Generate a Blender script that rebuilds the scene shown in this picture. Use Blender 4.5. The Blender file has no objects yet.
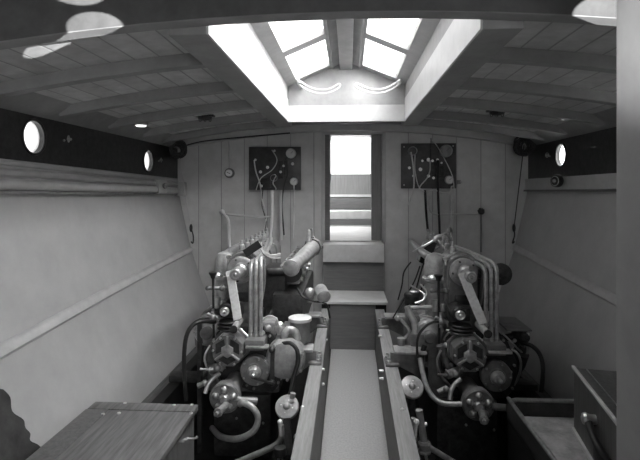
import bpy, bmesh, math, random
from mathutils import Vector, Matrix
random.seed(7)
sc = bpy.context.scene
col = bpy.data.collections.new('engine_room'); sc.collection.children.link(col)
PI = math.pi
F = 480.0; YAW = math.atan(29/480); H = 1.41

def at(px, py, Y):
    """point of the photograph at distance Y ahead of the camera"""
    dx = (px-320)/F; dz = (188-py)/F
    s = Y/(math.sin(YAW)*dx+math.cos(YAW))
    return Vector(((math.cos(YAW)*dx-math.sin(YAW))*s, Y, H+dz*s))

# ------------------------------------------------------------------ materials
MATS = {}
def mat(name, g, rough=0.6, metal=0.0, noise=0.12, nscale=9.0, bump=0.08, boards=None, grain=None, spec=0.4, coat=0.0):
    """grey procedural material. boards=(axis, width): planks with dark seams. grain=axis: stretched wood grain"""
    if name in MATS: return MATS[name]
    m = bpy.data.materials.new(name); m.use_nodes = True
    nt = m.node_tree; N = nt.nodes; L = nt.links
    b = N['Principled BSDF']
    b.inputs['Roughness'].default_value = rough; b.inputs['Metallic'].default_value = metal
    b.inputs['Specular IOR Level'].default_value = spec
    b.inputs['Coat Weight'].default_value = coat
    tc = N.new('ShaderNodeTexCoord'); mp = N.new('ShaderNodeMapping')
    L.new(tc.outputs['Object'], mp.inputs['Vector'])
    sc3 = [1, 1, 1]
    if grain is not None:
        sc3 = [7, 7, 7]; sc3[grain] = 0.5
    mp.inputs['Scale'].default_value = sc3
    nz = N.new('ShaderNodeTexNoise'); nz.inputs['Scale'].default_value = nscale
    nz.inputs['Detail'].default_value = 5; nz.inputs['Roughness'].default_value = 0.65
    L.new(mp.outputs[0], nz.inputs['Vector'])
    r = N.new('ShaderNodeValToRGB')
    lo = max(0.0, g*(1-noise*1.6)); hi = min(1, g*(1+noise*1.6))
    r.color_ramp.elements[0].position = 0.3; r.color_ramp.elements[0].color = (lo, lo, lo, 1)
    r.color_ramp.elements[1].position = 0.7; r.color_ramp.elements[1].color = (hi, hi, hi, 1)
    L.new(nz.outputs['Fac'], r.inputs['Fac'])
    colout = r.outputs['Color']; hgt = nz.outputs['Fac']
    if boards:
        ax, w = boards[:2]
        sep = N.new('ShaderNodeSeparateXYZ'); L.new(tc.outputs['Object'], sep.inputs[0])
        dv = N.new('ShaderNodeMath'); dv.operation = 'DIVIDE'; dv.inputs[1].default_value = w
        L.new(sep.outputs[ax], dv.inputs[0])
        fr = N.new('ShaderNodeMath'); fr.operation = 'FRACT'; L.new(dv.outputs[0], fr.inputs[0])
        sb = N.new('ShaderNodeMath'); sb.operation = 'SUBTRACT'; L.new(fr.outputs[0], sb.inputs[0]); sb.inputs[1].default_value = 0.5
        ab = N.new('ShaderNodeMath'); ab.operation = 'ABSOLUTE'; L.new(sb.outputs[0], ab.inputs[0])
        mr = N.new('ShaderNodeMapRange'); L.new(ab.outputs[0], mr.inputs['Value'])
        gap = 0.006/w
        mr.inputs['From Min'].default_value = gap*0.35; mr.inputs['From Max'].default_value = gap
        mr.inputs['To Min'].default_value = 0.0; mr.inputs['To Max'].default_value = 1.0
        fl = N.new('ShaderNodeMath'); fl.operation = 'FLOOR'
        ad = N.new('ShaderNodeMath'); ad.operation = 'ADD'; ad.inputs[1].default_value = 0.5
        L.new(dv.outputs[0], ad.inputs[0]); L.new(ad.outputs[0], fl.inputs[0])
        wn = N.new('ShaderNodeTexWhiteNoise'); wn.noise_dimensions = '1D'; L.new(fl.outputs[0], wn.inputs['W'])
        mv = N.new('ShaderNodeMapRange'); L.new(wn.outputs['Value'], mv.inputs['Value'])
        mv.inputs['To Min'].default_value = 0.88; mv.inputs['To Max'].default_value = 1.08
        mx0 = N.new('ShaderNodeMix'); mx0.data_type = 'RGBA'; mx0.blend_type = 'MULTIPLY'; mx0.inputs['Factor'].default_value = 1
        L.new(colout, mx0.inputs['A']); L.new(mv.outputs[0], mx0.inputs['B'])
        mx = N.new('ShaderNodeMix'); mx.data_type = 'RGBA'
        mx.inputs['A'].default_value = (g*0.58, g*0.58, g*0.58, 1)
        L.new(mr.outputs[0], mx.inputs['Factor']); L.new(mx0.outputs['Result'], mx.inputs['B'])
        colout = mx.outputs['Result']
        bp0 = N.new('ShaderNodeBump'); bp0.inputs['Strength'].default_value = 0.6; bp0.inputs['Distance'].default_value = 0.004
        L.new(mr.outputs[0], bp0.inputs['Height'])
    L.new(colout, b.inputs['Base Color'])
    bp = N.new('ShaderNodeBump'); bp.inputs['Strength'].default_value = bump; bp.inputs['Distance'].default_value = 0.01
    L.new(hgt, bp.inputs['Height'])
    if boards: L.new(bp0.outputs[0], bp.inputs['Normal'])
    L.new(bp.outputs[0], b.inputs['Normal'])
    MATS[name] = m
    return m

M_ceil = mat('deckhead_boards', 0.50, 0.55, boards=(0, 0.115), bump=0.05)
M_beam = mat('beam_paint', 0.27, 0.5, noise=0.08)
M_backlit = mat('header_backlit', 0.11, 0.45, noise=0.12, nscale=14, bump=0.06)  # backlit darkness of the header face put into the colour
M_bulk = mat('bulkhead_boards', 0.52, 0.55, boards=(0, 0.235), noise=0.06, bump=0.04)
M_lining = mat('lining_paint', 0.36, 0.5, noise=0.05, nscale=5, bump=0.05)
M_rail = mat('rail_paint', 0.42, 0.45, noise=0.06)
M_black = mat('dark_varnish', 0.018, 0.35, noise=0.5, nscale=25, bump=0.1)
M_white = mat('white_enamel', 0.62, 0.35, noise=0.05)
M_glaze = mat('skylight_frame', 0.34, 0.5, noise=0.08)
M_brass = mat('worn_brass', 0.55, 0.35, metal=0.9, noise=0.15, nscale=30)
M_bright = mat('bright_steel', 0.75, 0.28, metal=0.9, noise=0.15, nscale=25)
M_steel = mat('steel', 0.38, 0.38, metal=0.7, noise=0.2, nscale=30)
M_eng = mat('engine_paint', 0.17, 0.30, metal=0.2, noise=0.2, nscale=22, bump=0.15)
M_engl = mat('engine_light_paint', 0.33, 0.28, metal=0.25, noise=0.22, nscale=22, bump=0.15)
M_engd = mat('engine_dark_iron', 0.035, 0.45, metal=0.2, noise=0.4, nscale=30, bump=0.25)
M_rubber = mat('black_rubber', 0.02, 0.42, noise=0.3)
M_belt = mat('canvas_belt', 0.42, 0.65, noise=0.1, nscale=60)
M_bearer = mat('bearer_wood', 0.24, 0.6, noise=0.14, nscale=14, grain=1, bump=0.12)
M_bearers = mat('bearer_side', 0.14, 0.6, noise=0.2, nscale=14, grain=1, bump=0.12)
M_floor = mat('floor_covering', 0.33, 0.75, noise=0.10, nscale=90, bump=0.12)
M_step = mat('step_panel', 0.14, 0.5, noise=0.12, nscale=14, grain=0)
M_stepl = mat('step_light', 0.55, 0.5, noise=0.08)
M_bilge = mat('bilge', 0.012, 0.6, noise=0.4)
M_wood = mat('locker_wood', 0.10, 0.5, noise=0.3, nscale=9, grain=1, bump=0.12)
M_wood2 = mat('cabinet_wood', 0.085, 0.4, noise=0.25, nscale=9, grain=2, bump=0.1)
M_tray = mat('tray_iron', 0.07, 0.35, metal=0.4, noise=0.25)
M_trayin = mat('tray_floor', 0.42, 0.6, noise=0.25, nscale=14)
M_board = mat('switch_board', 0.05, 0.35, noise=0.3)
M_wire = mat('light_wire', 0.5, 0.5, noise=0.1)
M_rope = mat('tarred_rope', 0.05, 0.8, noise=0.4, nscale=60, bump=0.5)
M_post = mat('post_paint', 0.30, 0.4, noise=0.10, nscale=3)
M_dial = mat('dial_face', 0.6, 0.4, noise=0.1)
M_frame = mat('door_frame', 0.22, 0.5, noise=0.1, grain=2)
M_cushion = mat('seat_cover', 0.35, 0.7, noise=0.1)
M_shadow = mat('shadow_dark', 0.035, 0.9, noise=0.3)  # tone of the shadow sheet on the left lining

def glass(name, frost):
    m = bpy.data.materials.new(name); m.use_nodes = True
    N = m.node_tree.nodes; L = m.node_tree.links
    for n in list(N):
        if n.type == 'BSDF_PRINCIPLED': N.remove(n)
    out = N['Material Output']
    t = N.new('ShaderNodeBsdfTransparent'); t.inputs[0].default_value = (0.96, 0.96, 0.96, 1)
    tl = N.new('ShaderNodeBsdfTranslucent'); tl.inputs[0].default_value = (0.9, 0.9, 0.9, 1)
    gl = N.new('ShaderNodeBsdfGlossy'); gl.inputs['Roughness'].default_value = 0.08
    a = N.new('ShaderNodeMixShader'); a.inputs[0].default_value = frost
    L.new(t.outputs[0], a.inputs[1]); L.new(tl.outputs[0], a.inputs[2])
    c = N.new('ShaderNodeMixShader'); c.inputs[0].default_value = 0.06
    L.new(a.outputs[0], c.inputs[1]); L.new(gl.outputs[0], c.inputs[2])
    L.new(c.outputs[0], out.inputs['Surface'])
    return m
M_glass = glass('clear_glass', 0.0)
M_frost = glass('salted_glass', 0.35)

# ------------------------------------------------------------------ mesh builder
class MB:
    def __init__(s): s.v = []; s.f = []; s.sm = []
    def add(s, vs, fs, smooth=False):
        k = len(s.v); s.v += [Vector(v) for v in vs]
        s.f += [tuple(i+k for i in f) for f in fs]; s.sm += [smooth]*len(fs); return s
    def box(s, x0, x1, y0, y1, z0, z1, b=0.0):
        if x1 < x0: x0, x1 = x1, x0
        if y1 < y0: y0, y1 = y1, y0
        if z1 < z0: z0, z1 = z1, z0
        if b <= 0:
            vs = [(x, y, z) for x in (x0, x1) for y in (y0, y1) for z in (z0, z1)]
            return s.add(vs, [(0,1,3,2),(4,6,7,5),(0,4,5,1),(2,3,7,6),(0,2,6,4),(1,5,7,3)])
        bm = bmesh.new(); bmesh.ops.create_cube(bm, size=1)
        for v in bm.verts:
            v.co = Vector(((x0+x1)/2+v.co.x*(x1-x0), (y0+y1)/2+v.co.y*(y1-y0), (z0+z1)/2+v.co.z*(z1-z0)))
        b = min(b, (x1-x0)*.45, (y1-y0)*.45, (z1-z0)*.45)
        bmesh.ops.bevel(bm, geom=bm.edges[:], offset=b, segments=2, affect='EDGES', profile=0.6)
        s.add([v.co.copy() for v in bm.verts], [[v.index for v in f.verts] for f in bm.faces], False)
        bm.free(); return s
    def bar(s, p, q, w, h, up=(0,0,1)):
        """rectangular bar from p to q, w across, h along up"""
        p, q = Vector(p), Vector(q); d = (q-p).normalized(); up = Vector(up)
        sd = d.cross(up)
        if sd.length < 1e-4: sd = d.cross(Vector((1,0,0)))
        sd.normalize(); u = sd.cross(d).normalized()
        vs = [c+sd*a*w/2+u*b*h/2 for c in (p, q) for a, b in ((-1,-1),(1,-1),(1,1),(-1,1))]
        return s.add(vs, [(3,2,1,0),(4,5,6,7),(0,1,5,4),(1,2,6,5),(2,3,7,6),(3,0,4,7)])
    def rings(s, centers, radii, dirs, n=16, caps=True, ref=None, closed=False):
        k = len(s.v); u = None
        for i, (c, r, d) in enumerate(zip(centers, radii, dirs)):
            d = d.normalized()
            if u is None:
                u = ref or (Vector((0,0,1)) if abs(d.z) < .9 else Vector((1,0,0)))
            u = (u - d*u.dot(d))
            if u.length < 1e-5: u = d.orthogonal()
            u.normalize(); w = d.cross(u)
            s.v += [c + (u*math.cos(2*PI*j/n)+w*math.sin(2*PI*j/n))*r for j in range(n)]
        m = len(centers)
        for i in range(m if closed else m-1):
            a = k+i*n; b = k+((i+1) % m)*n
            for j in range(n):
                s.f.append((a+j, a+(j+1) % n, b+(j+1) % n, b+j)); s.sm.append(True)
        if caps and not closed:
            s.f.append(tuple(k+j for j in reversed(range(n)))); s.sm.append(False)
            s.f.append(tuple(k+(m-1)*n+j for j in range(n))); s.sm.append(False)
        return s
    def cyl(s, p, q, r, r2=None, n=20):
        p, q = Vector(p), Vector(q); d = q-p; r2 = r if r2 is None else r2
        return s.rings([p, q], [r, r2], [d, d], n)
    def lathe(s, p, axis, prof, n=24):
        """prof: list of (distance along axis, radius)"""
        p = Vector(p); a = Vector(axis).normalized()
        return s.rings([p+a*t for t, r in prof], [max(r, 1e-4) for t, r in prof], [a]*len(prof), n)
    def tube(s, pts, r, n=10, sub=8, closed=False):
        P = [Vector(p) for p in pts]
        if len(P) > 2 or closed:
            Q = []; m = len(P)
            for i in range(m if closed else m-1):
                if closed: p0, p1, p2, p3 = P[i-1], P[i], P[(i+1) % m], P[(i+2) % m]
                else: p0, p1, p2, p3 = P[max(i-1, 0)], P[i], P[i+1], P[min(i+2, m-1)]
                for t in range(sub):
                    t /= sub
                    Q.append(0.5*((2*p1)+(p2-p0)*t+(2*p0-5*p1+4*p2-p3)*t*t+(3*p1-p0-3*p2+p3)*t**3))
            if not closed: Q.append(P[-1])
        else: Q = P
        D = []
        for i in range(len(Q)):
            a = Q[i-1] if (closed or i) else Q[0]
            b = Q[(i+1) % len(Q)] if closed else Q[min(i+1, len(Q)-1)]
            d = b-a
            D.append(d if d.length > 1e-7 else Vector((0,0,1)))
        R = [r]*len(Q) if not isinstance(r, (list, tuple)) else [r[0]+(r[1]-r[0])*i/(len(Q)-1) for i in range(len(Q))]
        return s.rings(Q, R, D, n, closed=closed)
    def ball(s, c, r, n=14, sq=(1,1,1)):
        c = Vector(c); k = len(s.v); m = n//2
        for i in range(m+1):
            ph = PI*i/m
            for j in range(n):
                th = 2*PI*j/n
                s.v.append(c+Vector((r*sq[0]*math.sin(ph)*math.cos(th), r*sq[1]*math.sin(ph)*math.sin(th), r*sq[2]*math.cos(ph))))
        for i in range(m):
            for j in range(n):
                s.f.append((k+i*n+j, k+(i+1)*n+j, k+(i+1)*n+(j+1) % n, k+i*n+(j+1) % n)); s.sm.append(True)
        return s
    def prism(s, poly, off):
        """closed polygon (3d points, in one plane) extruded by vector off"""
        P = [Vector(p) for p in poly]; off = Vector(off); n = len(P)
        return s.add(P+[p+off for p in P], [tuple(reversed(range(n))), tuple(range(n, 2*n))] +
                     [(i, (i+1) % n, n+(i+1) % n, n+i) for i in range(n)])
    def bolts(s, c, axis, R, n, r=0.008, h=0.012, a0=0.0):
        c = Vector(c); a = Vector(axis).normalized(); u = Vector((0,0,1))
        u = (u-a*u.dot(a)).normalized() if abs(a.z) < .95 else Vector((1,0,0)); w = a.cross(u)
        for k in range(n):
            t = a0+2*PI*k/n; p = c+(u*math.cos(t)+w*math.sin(t))*R
            s.cyl(p, p+a*h, r, r*.85, 6)
        return s
    def torus(s, c, axis, R, r, n=28, m=8):
        c = Vector(c); a = Vector(axis).normalized(); u = a.orthogonal().normalized(); w = a.cross(u)
        return s.tube([c+(u*math.cos(2*PI*k/n)+w*math.sin(2*PI*k/n))*R for k in range(n)], r, m, 1, True)
    def build(s, name, m, parent=None, bevel=0.0, label=None):
        me = bpy.data.meshes.new(name)
        off = parent_off(parent)
        me.from_pydata([v-off for v in s.v], [], s.f); me.materials.append(m)
        for p, q in zip(me.polygons, s.sm): p.use_smooth = True
        me.validate(); bm = bmesh.new(); bm.from_mesh(me)
        bmesh.ops.recalc_face_normals(bm, faces=bm.faces[:]); bm.to_mesh(me); bm.free()
        me.set_sharp_from_angle(angle=math.radians(38))
        o = bpy.data.objects.new(name, me); col.objects.link(o)
        if parent: o.parent = parent
        if bevel:
            bv = o.modifiers.new('bevel', 'BEVEL'); bv.width = bevel; bv.segments = 2; bv.limit_method = 'ANGLE'
        if label: o['label'] = label
        return o
def parent_off(p):
    o = Vector((0,0,0))
    while p is not None: o = o+p.location; p = p.parent
    return o
def thing(name, loc, label, cat, group=None):
    o = bpy.data.objects.new(name, None); col.objects.link(o); o.location = Vector(loc)
    o.empty_display_size = .05
    o['label'] = label; o['category'] = cat
    if group: o['group'] = group
    return o
def tag(o, label, cat, group=None):
    o['label'] = label; o['category'] = cat
    if group: o['group'] = group
    return o
def struct(o, label=None):
    o['kind'] = 'structure'
    if label: o['label'] = label
    return o
def s_empty(name, loc=(0,0,0)):
    o = bpy.data.objects.new(name, None); col.objects.link(o); o.location = Vector(loc); o['kind'] = 'structure'; return o
def copy_tree(o, parent=None):
    c = o.copy(); col.objects.link(c)
    if parent: c.parent = parent
    for ch in list(o.children): copy_tree(ch, c)
    return c

# ================================================================== THE SETTING
SX0, SX1, SY0, SY1 = -0.515, 0.467, 1.68, 4.00       # skylight well
YB = 4.80                                          # bulkhead
def zb(x): return H+0.585-0.057*x*x                # underside of the beams
def zc(x): return zb(x)+0.058                      # underside of deck boards
def wx(z):                                         # hull lining, half breadth at height z
    P = [(-0.4, 1.12), (-0.25, 1.2), (0.0, 1.33), (0.3, 1.44), (0.8, 1.61), (1.36, 1.735), (2.3, 1.80)]
    for (a, xa), (b, xb) in zip(P, P[1:]):
        if z <= b: return xa+(xb-xa)*(z-a)/(b-a)
    return P[-1][1]

# deck boards: curved strip with the skylight well left open
def deck_strip(mb, x0, x1, y0, y1, n):
    for i in range(n):
        a = x0+(x1-x0)*i/n; b = x0+(x1-x0)*(i+1)/n
        mb.add([(a,y0,zc(a)),(b,y0,zc(b)),(b,y1,zc(b)),(a,y1,zc(a)),
                (a,y0,zc(a)+.05),(b,y0,zc(b)+.05),(b,y1,zc(b)+.05),(a,y1,zc(a)+.05)],
               [(0,1,2,3),(7,6,5,4),(0,4,5,1),(1,5,6,2),(2,6,7,3),(3,7,4,0)])
mb = MB()
deck_strip(mb, -1.95, SX0-.03, 1.69, 4.95, 14); deck_strip(mb, SX1+.03, 1.95, 1.69, 4.95, 14)
deck_strip(mb, SX0-.03, SX1+.03, SY1+.03, 4.95, 10)
ceil = struct(mb.build('ceiling', M_ceil))
# aft deckhead over the camera
mb = MB(); mb.box(-1.95, 1.95, -1.2, 1.66, 2.42, 2.5)
struct(mb.build('trim_1', M_beam), 'plain deckhead panel over the after end')

def beam(mb, x0, x1, y0, y1, n=16, zl=zb, zt=None):
    for i in range(n):
        a = x0+(x1-x0)*i/n; b = x0+(x1-x0)*(i+1)/n
        ta = zt if zt else zc(a)+.01; tb = zt if zt else zc(b)+.01
        mb.add([(a,y0,zl(a)),(b,y0,zl(b)),(b,y1,zl(b)),(a,y1,zl(a)),(a,y0,ta),(b,y0,tb),(b,y1,tb),(a,y1,ta)],
               [(0,1,2,3),(7,6,5,4),(0,4,5,1),(2,6,7,3)]+([(3,7,4,0)] if i == 0 else [])+([(1,5,6,2)] if i == n-1 else []))
    return mb
k = 2
for yb in (2.14, 2.72, 3.30, 3.86):
    for x0, x1 in ((-1.70, SX0-.10), (SX1+.10, 1.70)):
        struct(beam(MB(), x0, x1, yb, yb+.06).build('trim_%d' % k, M_beam), 'painted cambered deck beam'); k += 1
struct(beam(MB(), -1.72, 1.72, 4.33, 4.39).build('trim_%d' % k, M_beam), 'full width deck beam at the forward end of the skylight'); k += 1
struct(beam(MB(), -1.72, 1.72, 4.70, 4.795, zl=lambda x: zb(x)-.02).build('trim_%d' % k, M_rail), 'deck beam against the forward bulkhead'); k += 1
# heavy near header: backlit face and lit underside put into two colours
struct(beam(MB(), -1.95, 1.95, 1.63, 1.70, zl=lambda x: H+.600-.052*x*x, zt=2.45).build('trim_%d' % k, M_backlit), 'deep dark beam across the near end of the skylight'); k += 1
mb = MB()
for i in range(16):
    a = -1.8+3.6*i/16; b = a+3.6/16; za, zb_ = H+.597-.052*a*a, H+.597-.052*b*b
    mb.add([(a,1.632,za),(b,1.632,zb_),(b,1.70,zb_),(a,1.70,za),(a,1.632,za+.006),(b,1.632,zb_+.006),(b,1.70,zb_+.05),(a,1.70,za+.05)],[(0,1,2,3),(7,6,5,4),(0,4,5,1),(2,6,7,3)])
struct(mb.build('trim_%d' % k, M_beam), 'paler strip painting the light on the underside of the near beam'); k += 1
# carlins beside the well
for x0, x1 in ((SX0-.14, SX0), (SX1, SX1+.14)):
    mb = MB(); mb.box(x0, x1, 1.705, 4.33, zb(.55)-.014, zb(.55)+.12, .004)
    struct(mb.build('trim_%d' % k, M_beam), 'carlin along the side of the skylight well'); k += 1

# side linings
def side(s, y0, y1, z0, z1, inset=0.0, thick=.05, nz=12):
    mb = MB(); zs = [z0+(z1-z0)*i/nz for i in range(nz+1)]
    for i in range(nz):
        a, b = zs[i], zs[i+1]; xa, xb = wx(a)-inset, wx(b)-inset
        mb.add([(s*xa,y0,a),(s*xa,y1,a),(s*xb,y1,b),(s*xb,y0,b),
                (s*(xa+thick),y0,a),(s*(xa+thick),y1,a),(s*(xb+thick),y1,b),(s*(xb+thick),y0,b)],
               [(0,1,2,3),(7,6,5,4),(0,4,5,1),(1,5,6,2),(2,6,7,3),(3,7,4,0)])
    return mb
struct(side(-1, -1.2, 4.86, 0.0, 1.50).build('wall_left', M_lining), 'painted hull lining on the port side')
struct(side(1, -1.2, 4.86, 0.0, 1.50).build('wall_right', M_lining), 'painted hull lining on the starboard side')
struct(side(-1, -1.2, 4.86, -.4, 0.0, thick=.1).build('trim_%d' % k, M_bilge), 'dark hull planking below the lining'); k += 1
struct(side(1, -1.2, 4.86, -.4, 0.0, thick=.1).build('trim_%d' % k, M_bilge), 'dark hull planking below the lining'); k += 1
for s in (-1, 1):   # dark stringer plank at the foot of the lining
    mb = MB(); mb.prism([(s*(wx(.02)-.003), 1.2, .03), (s*(wx(-.12)-.16), 1.2, -.10), (s*(wx(-.12)-.16), 1.2, -.14), (s*wx(-.1), 1.2, -.06)], (0, 3.6, 0))
    struct(mb.build('baseboard_' + ('left' if s < 0 else 'right'), M_wood), 'dark plank along the foot of the lining')
    # cornice from deck to the dark band
    mb = MB(); mb.prism([(s*1.60, 1.68, zc(1.6)+.01), (s*1.76, 1.68, 1.80), (s*1.80, 1.68, 1.80), (s*1.80, 1.68, zc(1.6)+.03)], (0, 3.15, 0))
    struct(mb.build('trim_%d' % k, M_beam), 'sloping cornice board above the dark band'); k += 1
    # inclined batten on the lining (drops towards the camera)
    mb = MB()
    pts = [(4.78, .79 if s < 0 else .83), (4.0, .765 if s < 0 else .79), (3.0, .725 if s < 0 else .745), (2.0, .675 if s < 0 else .68), (1.2, .64 if s < 0 else .63)]
    for (ya, za), (yb_, zb_) in zip(pts, pts[1:]):
        xa, xb = wx(za), wx(zb_)
        sec = [(-.004, .028), (.014, .024), (.024, .008), (.024, -.016), (.012, -.03), (-.004, -.034)]
        vs = [(s*(wx(za+d)-n), ya, za+d) for n, d in sec]+[(s*(wx(zb_+d)-n), yb_, zb_+d) for n, d in sec]
        m_ = len(sec)
        mb.add(vs, [(i, (i+1) % m_, m_+(i+1) % m_, m_+i) for i in range(m_)]+[tuple(range(m_)), tuple(range(m_, 2*m_))])
    struct(mb.build('trim_%d' % k, M_rail), 'painted batten running down the hull lining'); k += 1

# dark band with porthole openings
def plate_holes(s, X, y0, y1, z0, z1, holes, r, th=.05):
    """vertical plate in the YZ plane at X with round holes (y, z)"""
    mb = MB(); hs = sorted(holes); h = r*1.35; n = 40
    def quad(a, b, c, d):
        if b-a > 1e-5 and d-c > 1e-5:
            mb.add([(X,a,c),(X,b,c),(X,b,d),(X,a,d)], [(0,1,2,3)])
    y = y0
    for hy, hz in hs:
        quad(y, hy-h, z0, z1); quad(hy-h, hy+h, z0, hz-h); quad(hy-h, hy+h, hz+h, z1)
        vs = []
        for i in range(n):
            t = 2*PI*i/n+PI/4; c, sn = math.cos(t), math.sin(t); m_ = max(abs(c), abs(sn))
            vs.append((X, hy+r*c, hz+r*sn)); vs.append((X, hy+h*c/m_, hz+h*sn/m_))
        for i in range(n):
            vs.append((X+s*th, hy+r*math.cos(2*PI*i/n+PI/4), hz+r*math.sin(2*PI*i/n+PI/4)))
        fs = [(2*i, 2*((i+1) % n), 2*((i+1) % n)+1, 2*i+1) for i in range(n)]
        fs += [(2*i, 2*((i+1) % n), 2*n+(i+1) % n, 2*n+i) for i in range(n)]
        mb.add(vs, fs); y = hy+h
    quad(y, y1, z0, z1)
    return mb
PR = .092
pl = [(at(33,137,2.56).y, at(33,137,2.56).z), (4.08, at(147,161,4.08).z), (1.15, 1.69), (0.0, 1.70)]
pr = [(4.07, at(561,155,4.07).z), (2.55, 1.69), (1.15, 1.69), (0.0, 1.70)]
win = 1
for s, holes in ((-1, pl), (1, pr)):
    mb = plate_holes(s, s*1.745, -1.2, 4.86, 1.40, 1.92, holes, PR)
    struct(mb.build('wall_coaming_' + ('left' if s < 0 else 'right'), M_black), 'dark varnished band pierced by round portholes')
    for hy, hz in holes:
        w = s_empty('window_%d' % win, (s*1.745, hy, hz)); win += 1
        w['label'] = 'round porthole in the dark band'
        mb = MB(); mb.torus((s*1.742, hy, hz), (1, 0, 0), PR+.004, .008, 36, 8)
        mb.build('window_frame', M_black, w)
        mb = MB(); mb.cyl((s*1.772, hy, hz), (s*1.776, hy, hz), PR-.001, n=36)
        mb.build('pane', M_frost, w)

# bulkhead with doorway
DX0, DX1, DZ0, DZ1 = -0.24, 0.325, 0.885, 1.945
mb = MB()
mb.box(-1.95, DX0, YB, YB+.05, -.5, 2.3); mb.box(DX1, 1.95, YB, YB+.05, -.5, 2.3)
mb.box(DX0, DX1, YB, YB+.05, DZ1, 2.3); mb.box(DX0, DX1, YB, YB+.05, -.5, DZ0-.02)
struct(mb.build('wall_forward', M_bulk), 'pale vertical boarded bulkhead at the forward end')
door = s_empty('door_1', (0.04, YB, DZ0)); door['label'] = 'open doorway through the forward bulkhead'
mb = MB()
mb.box(DX0-.035, DX0, YB-.012, YB+.10, DZ0-.01, DZ1+.03, .003); mb.box(DX1, DX1+.04, YB-.012, YB+.10, DZ0-.01, DZ1+.03, .003)
mb.box(DX0-.035, DX1+.04, YB-.012, YB+.10, DZ1, DZ1+.035, .003)
mb.build('door_frame', M_rail, door)
mb = MB(); mb.box(DX0, DX0+.035, YB+.01, YB+.05, DZ0, DZ1); mb.box(DX0+.035, DX0+.05, YB+.0, YB+.02, DZ0, DZ1)
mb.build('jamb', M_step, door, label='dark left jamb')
mb = MB(); mb.box(DX1-.10, DX1, YB+.06, YB+.12, DZ0, DZ1)
mb.build('jamb', M_frame, door, label='grained right jamb')
# space beyond the doorway
mb = MB(); mb.box(-.6, .6, YB+.05, 6.6, DZ0-.06, DZ0-.005); struct(mb.build('trim_%d' % k, M_stepl), 'pale sole boards beyond the doorway'); k += 1
zs = at(350, 174, 6.6).z
mb = MB(); mb.box(-1.0, 1.0, 6.98, 7.05, DZ0-.1, at(350,174,6.98).z)
mb.box(-1.0, at(331,150,6.98).x, 6.98, 7.05, 1.5, 2.6); mb.box(at(370.5,150,6.98).x, 1.0, 6.98, 7.05, 1.5, 2.6)
mb.box(-1.0, 1.0, 6.98, 7.05, at(350,140,6.98).z, 2.6)
struct(mb.build('wall_beyond', M_frame), 'after panel of the next compartment, with a bright window opening')
mb = MB(); mb.box(-.72, -.66, YB+.05, 7.0, DZ0-.1, 2.5); mb.box(.66, .72, YB+.05, 7.0, DZ0-.1, 2.5)
mb.box(-.72, .72, YB+.05, 6.35, 2.5, 2.56)  # added unseen roof, dims the compartment beyond
struct(mb.build('wall_passage', M_rail), 'side panels and added dimming roof of the next compartment')
mb = MB()
mb.box(-.4, .5, 6.6, 6.98, DZ0, at(350,211,6.6).z, .01)
st = thing('settee', (0, 6.75, DZ0), 'pale seat seen low through the forward doorway', 'seat')
mb.build('seat', M_stepl, st)
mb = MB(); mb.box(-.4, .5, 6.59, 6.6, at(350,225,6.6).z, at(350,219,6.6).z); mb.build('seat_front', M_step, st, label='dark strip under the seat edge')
mb = MB(); mb.box(-.4, .5, 6.92, 6.975, at(350,210,6.92).z, at(350,198,6.92).z, .01); mb.build('seat_back', M_step, st, label='dark backrest strip')
mb = MB(); mb.box(-.4, .5, 6.93, 6.975, at(350,197,6.93).z, at(350,194.5,6.93).z); mb.build('ledge', M_white, st)
# scalloped valance over the window beyond
mb = MB(); n = 12; p0 = at(331,140,6.9); p1 = at(371,140,6.9)
for i in range(n):
    a = p0.x+(p1.x-p0.x)*i/n; b = p0.x+(p1.x-p0.x)*(i+1)/n; c = (a+b)/2
    poly = [(a, 6.9, p0.z+.03), (a, 6.9, p0.z-.035), (a+(b-a)*.2, 6.9, p0.z-.055), (c, 6.9, p0.z-.065), (a+(b-a)*.8, 6.9, p0.z-.055), (b, 6.9, p0.z-.035), (b, 6.9, p0.z+.03)]
    mb.prism(poly, (0, .006, 0))
tag(mb.build('valance', M_stepl), 'scalloped valance across the top of the bright opening beyond the doorway', 'curtain')

# after end, behind the camera: bulkhead with an unseen opening shaped to let light in
mb = MB()
mb.box(-1.95, .1, -1.25, -1.2, -.5, 2.5); mb.box(1.3, 1.95, -1.25, -1.2, -.5, 2.5); mb.box(.1, 1.3, -1.25, -1.2, -.5, 1.0)
mb.box(.1, 1.3, -1.25, -1.2, 2.1, 2.5)
struct(mb.build('wall_back', M_bulk), 'after bulkhead with an unseen opening to let light in')
for s in (-1, 1):
    mb = MB(); mb.box(s*1.75, s*1.81, -1.2, 1.62, 1.9, 2.5); struct(mb.build('trim_%d' % k, M_beam), 'upper side panel at the after end'); k += 1

# floors
mb = MB(); mb.box(-1.35, 1.35, -1.2, 4.8, -.35, -.3); struct(mb.build('trim_%d' % k, M_bilge), 'dark bilge'); k += 1
mb = MB(); mb.prism([(-.140, 1.0, 0), (.19, 1.0, 0), (.225, 4.2, 0), (-.158, 4.2, 0)], (0, 0, -.03))
struct(mb.build('floor', M_floor), 'walkway sole between the engines')
mb = MB(); mb.box(-1.3, 1.3, -1.2, 1.0, -.05, -.001); struct(mb.build('trim_%d' % k, M_floor), 'after sole boards'); k += 1

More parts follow.
